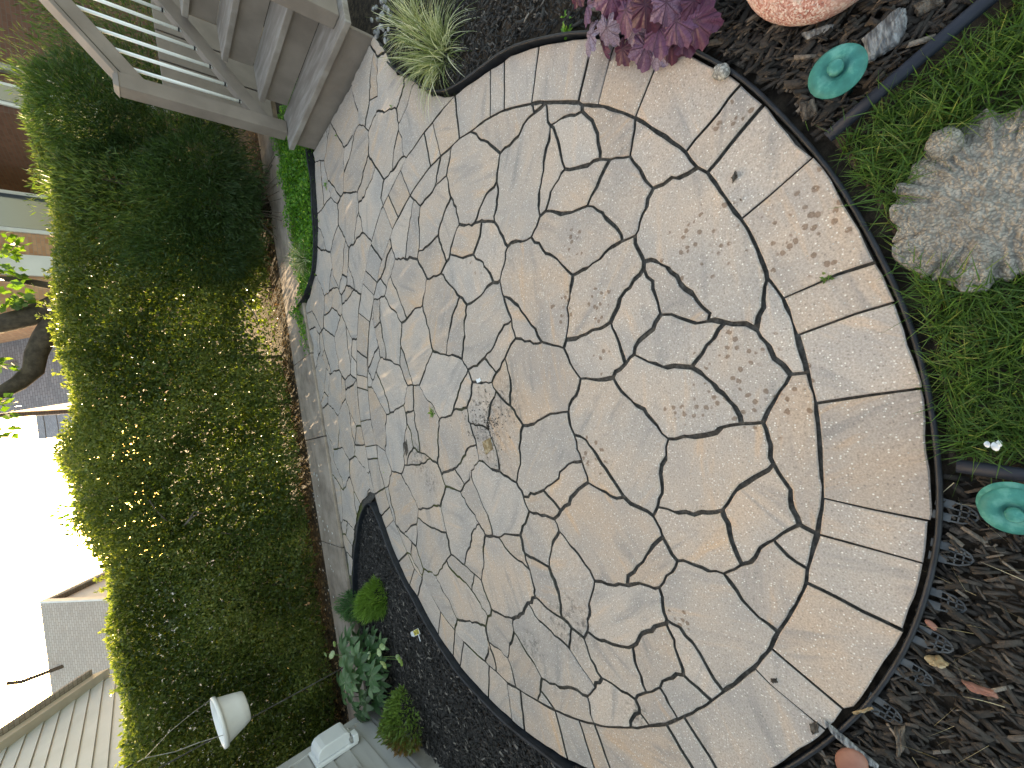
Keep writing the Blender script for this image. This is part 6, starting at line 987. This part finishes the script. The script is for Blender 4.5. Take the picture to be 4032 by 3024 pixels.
for (y0, z0, y1, z1) in ((ye-.2, ze-.16, yr, zr), (yr, zr, yk+.2, zk-.08)):
    MB().hexa([(xr, y0, z0-.15), (xr+.05, y0, z0-.15), (xr+.05, y1, z1-.15), (xr, y1, z1-.15), (xr, y0, z0+.05), (xr+.05, y0, z0+.05), (xr+.05, y1, z1+.05), (xr, y1, z1+.05)]).build('gable_trim', M_WHITE, g)
MB().tube([(-6.15, 17.6, 3.55), (-6.15, 17.6, 4.35), (-6.05, 17.6, 4.6)], 0.05, 8).build('vent_pipe', M_STEM, g)
# grey-roofed brick house in the middle right
g = thing('neighbour_house', (2.2, 16, 0), 'brick house with a grey shingle roof seen behind the tree', 'house')
xl, xr2, y0, y1, y2, z0, z1 = 1.07, 3.15, 13.8, 18.2, 22.0, 1.9, 5.1
MB().add([(xl, y0+.2, -.03), (xl, y2-.2, -.03), (xl, y2-.2, z0), (xl, y1, z1-.15), (xl, y0+.2, z0), (xr2, y0+.2, -.03), (xr2, y2-.2, -.03), (xr2, y2-.2, z0), (xr2, y1, z1-.15), (xr2, y0+.2, z0)], [(0, 1, 2, 3, 4), (9, 8, 7, 6, 5), (0, 4, 9, 5), (1, 6, 7, 2)]).build('wall', M_BRICKO, g)
MB().hexa([(xl-.12, y0, z0-.12), (xr2+.1, y0, z0-.12), (xr2+.1, y1, z1-.08), (xl-.12, y1, z1-.08), (xl-.12, y0, z0-.04), (xr2+.1, y0, z0-.04), (xr2+.1, y1, z1), (xl-.12, y1, z1)]).build('roof', M_SHING, g)
MB().hexa([(xl-.12, y1, z1-.08), (xr2+.1, y1, z1-.08), (xr2+.1, y2, z0-.12), (xl-.12, y2, z0-.12), (xl-.12, y1, z1), (xr2+.1, y1, z1), (xr2+.1, y2, z0-.04), (xl-.12, y2, z0-.04)]).build('roof', M_SHING, g)
MB().xbox(2.05, 2.15, 16.0, 16.1, 3.3, 4.35).build('vent_pipe', M_WIRE, g)
# orange brick house with a white corner post
g = thing('neighbour_house', (3.9, 13.3, 0), 'orange brick house with a broad white corner post behind the tree', 'house')
MB().xbox(2.7, 5.2, 13.0, 20.0, -.03, 6.0).build('wall', M_BRICKO, g)
MB().xbox(3.54, 3.97, 12.93, 12.998, -.03, 6.0).build('corner_post', M_WHITE, g)
MB().xbox(4.45, 5.3, 12.95, 12.998, 1.8, 4.6).build('window_frame', M_WHITE, g); MB().xbox(4.53, 5.22, 12.93, 12.949, 1.9, 4.5).build('pane', M_GLASS, g)
MB().xbox(2.6, 5.3, 12.7, 20.2, 6.0, 6.15).build('roof', M_SHING, g)
# dark red brick house on the right
g = thing('neighbour_house', (8.0, 11.3, 0), 'dark red brick house wall with a grey downpipe on the right', 'house')
MB().xbox(5.9, 14.0, 11.0, 18.0, -.03, 6.5).build('wall', M_BRICKD, g)
MB().xbox(6.62, 6.74, 10.9, 10.995, -.03, 6.4).build('downpipe', M_WIRE, g)
MB().xbox(6.02, 6.42, 10.95, 10.998, 1.4, 3.6).build('window_frame', M_WHITE, g); MB().xbox(6.08, 6.36, 10.93, 10.949, 1.5, 3.5).build('pane', M_GLASS, g)
MB().xbox(5.8, 14.1, 10.8, 18.2, 6.5, 6.7).build('roof', M_SHING, g)
# small far house
g = thing('neighbour_house', (1.15, 31, 0), 'small far house with a grey roof and pale eaves beyond the hedge', 'house')
MB().xbox(0.5, 2.4, 30, 36, -.03, 3.6).build('wall', M_BRICKO, g)
MB().add([(0.35, 29.7, 3.5), (2.5, 29.7, 3.5), (2.5, 33, 5.3), (0.35, 33, 5.3), (0.35, 36.3, 3.5), (2.5, 36.3, 3.5)], [(0, 1, 2, 3), (3, 2, 5, 4), (0, 3, 4), (1, 5, 2), (0, 4, 5, 1)]).build('roof', M_SHING, g)
MB().xbox(0.3, 2.55, 29.62, 29.69, 3.4, 3.58).build('fascia', M_CREAM, g)
# street wire
for i, (za, lb) in enumerate(((3.75, 'upper thin wire strung across above the hedge'), (3.45, 'lower thin wire strung across above the hedge'))):
    tag(MB().tube([(-1.2, 21, za), (0.6, 21, za-.04), (2.5, 21, za+.02), (9, 21, za+.2)], 0.012, 5).build('wire', M_IRON, None), lb, 'wire')
# tree behind the hedge
M_TRUNK = mat_noise('dark_trunk', [(0, (0.035, 0.027, 0.021)), (1, (0.085, 0.066, 0.052))], 12, 0.9, 0.6, 60, 0.01)
M_TREEL = mat_leaf('tree_leaf', (0.03, 0.075, 0.014), (0.06, 0.125, 0.022), 0.42, 0.4, (1, 1, .4), (0.12, 0.19, 0.04))
YT = 8.6; tb = onY(140, 645, YT)
tr_ = thing('tree', (tb.x, YT, 0), 'dark-trunked tree with a bent limb and hanging leaves behind the hedge', 'tree')
k1 = [onY(150, 640, YT), onY(115, 660, YT), onY(60, 685, YT), onY(0, 700, YT), onY(-60, 715, YT+.3)]
MB().tube([(tb.x+.12, YT, -0.2), (tb.x+.08, YT, 1.0)]+k1, [0.20, 0.17, 0.14, 0.13, 0.13, 0.12, 0.10], 12).build('trunk', M_TRUNK, tr_, smooth=True)
MB().tube([onY(138, 645, YT), onY(120, 690, YT), onY(95, 728, YT), onY(78, 765, YT), onY(72, 800, YT), onY(40, 828, YT), onY(0, 850, YT), onY(-60, 880, YT)], [0.13, 0.125, 0.12, 0.115, 0.11, 0.095, 0.08, 0.05], 10).build('limb', M_TRUNK, tr_, smooth=True)
MB().tube([onY(150, 625, YT), onY(100, 616, YT), onY(40, 605, YT), onY(-40, 600, YT)], [0.06, 0.05, 0.045, 0.03], 8).build('limb', M_TRUNK, tr_, smooth=True)
lv = []; rn = []
def cluster(c, r, n):
    u = unit(rng.normal(0, 1, (n, 3))); P = np.array(c)+u*np.array(r)*(rng.random(n)**0.4)[:, None]; L = rng.uniform(0.07, 0.14, n); d = unit(rng.normal(0, .6, (n, 3))+np.array([0, 0, -.8])); V, F = leaves(P, d, rng.normal(0, 1, (n, 3)), L, L*.75, .1); lv.append((V, F)); rn.append(np.clip(rng.normal(.5, .25, n), 0, 1))
for (vx, vy, r, n) in ((10, 530, .18, 30), (0, 575, .22, 34), (40, 612, .12, 10), (25, 640, .15, 26), (50, 655, .08, 6), (3, 655, .12, 12), (2, 790, .12, 18), (0, 880, .15, 24), (3, 935, .15, 24)): cluster(onY(vx, vy, YT-.2), (r, r, r), n)
for (x, y, z, r, n) in ((1.5, 8.6, 4.6, 1.2, 1500), (0.4, 8.7, 4.5, 0.9, 900), (2.9, 8.6, 4.5, 1.0, 1000), (1.6, 9.2, 5.4, 1.4, 1200)): cluster((x, y, z), (r, r*.8, r*.8), n)
V, F = cat_bulk(lv); bulk('crown', V, F, M_TREEL, tr_, {'rnd': np.repeat(np.concatenate(rn), 4)})
# two more bushes whose tops rise over the hedge
for (vx, vy, r, lb) in ((160, 1000, .42, 'loose leafy bush rising above the hedge beside the far house'), (160, 1110, .40, 'loose leafy bush rising above the middle of the hedge')):
    c = onY(vx, vy, 7.6); mound('bush', (c.x, c.y, 1.15), r*1.5, r*1.2, c.z-1.15+0.22, 1800, .04, .08, .6, M_TREEL, lb, 'bush', .4)
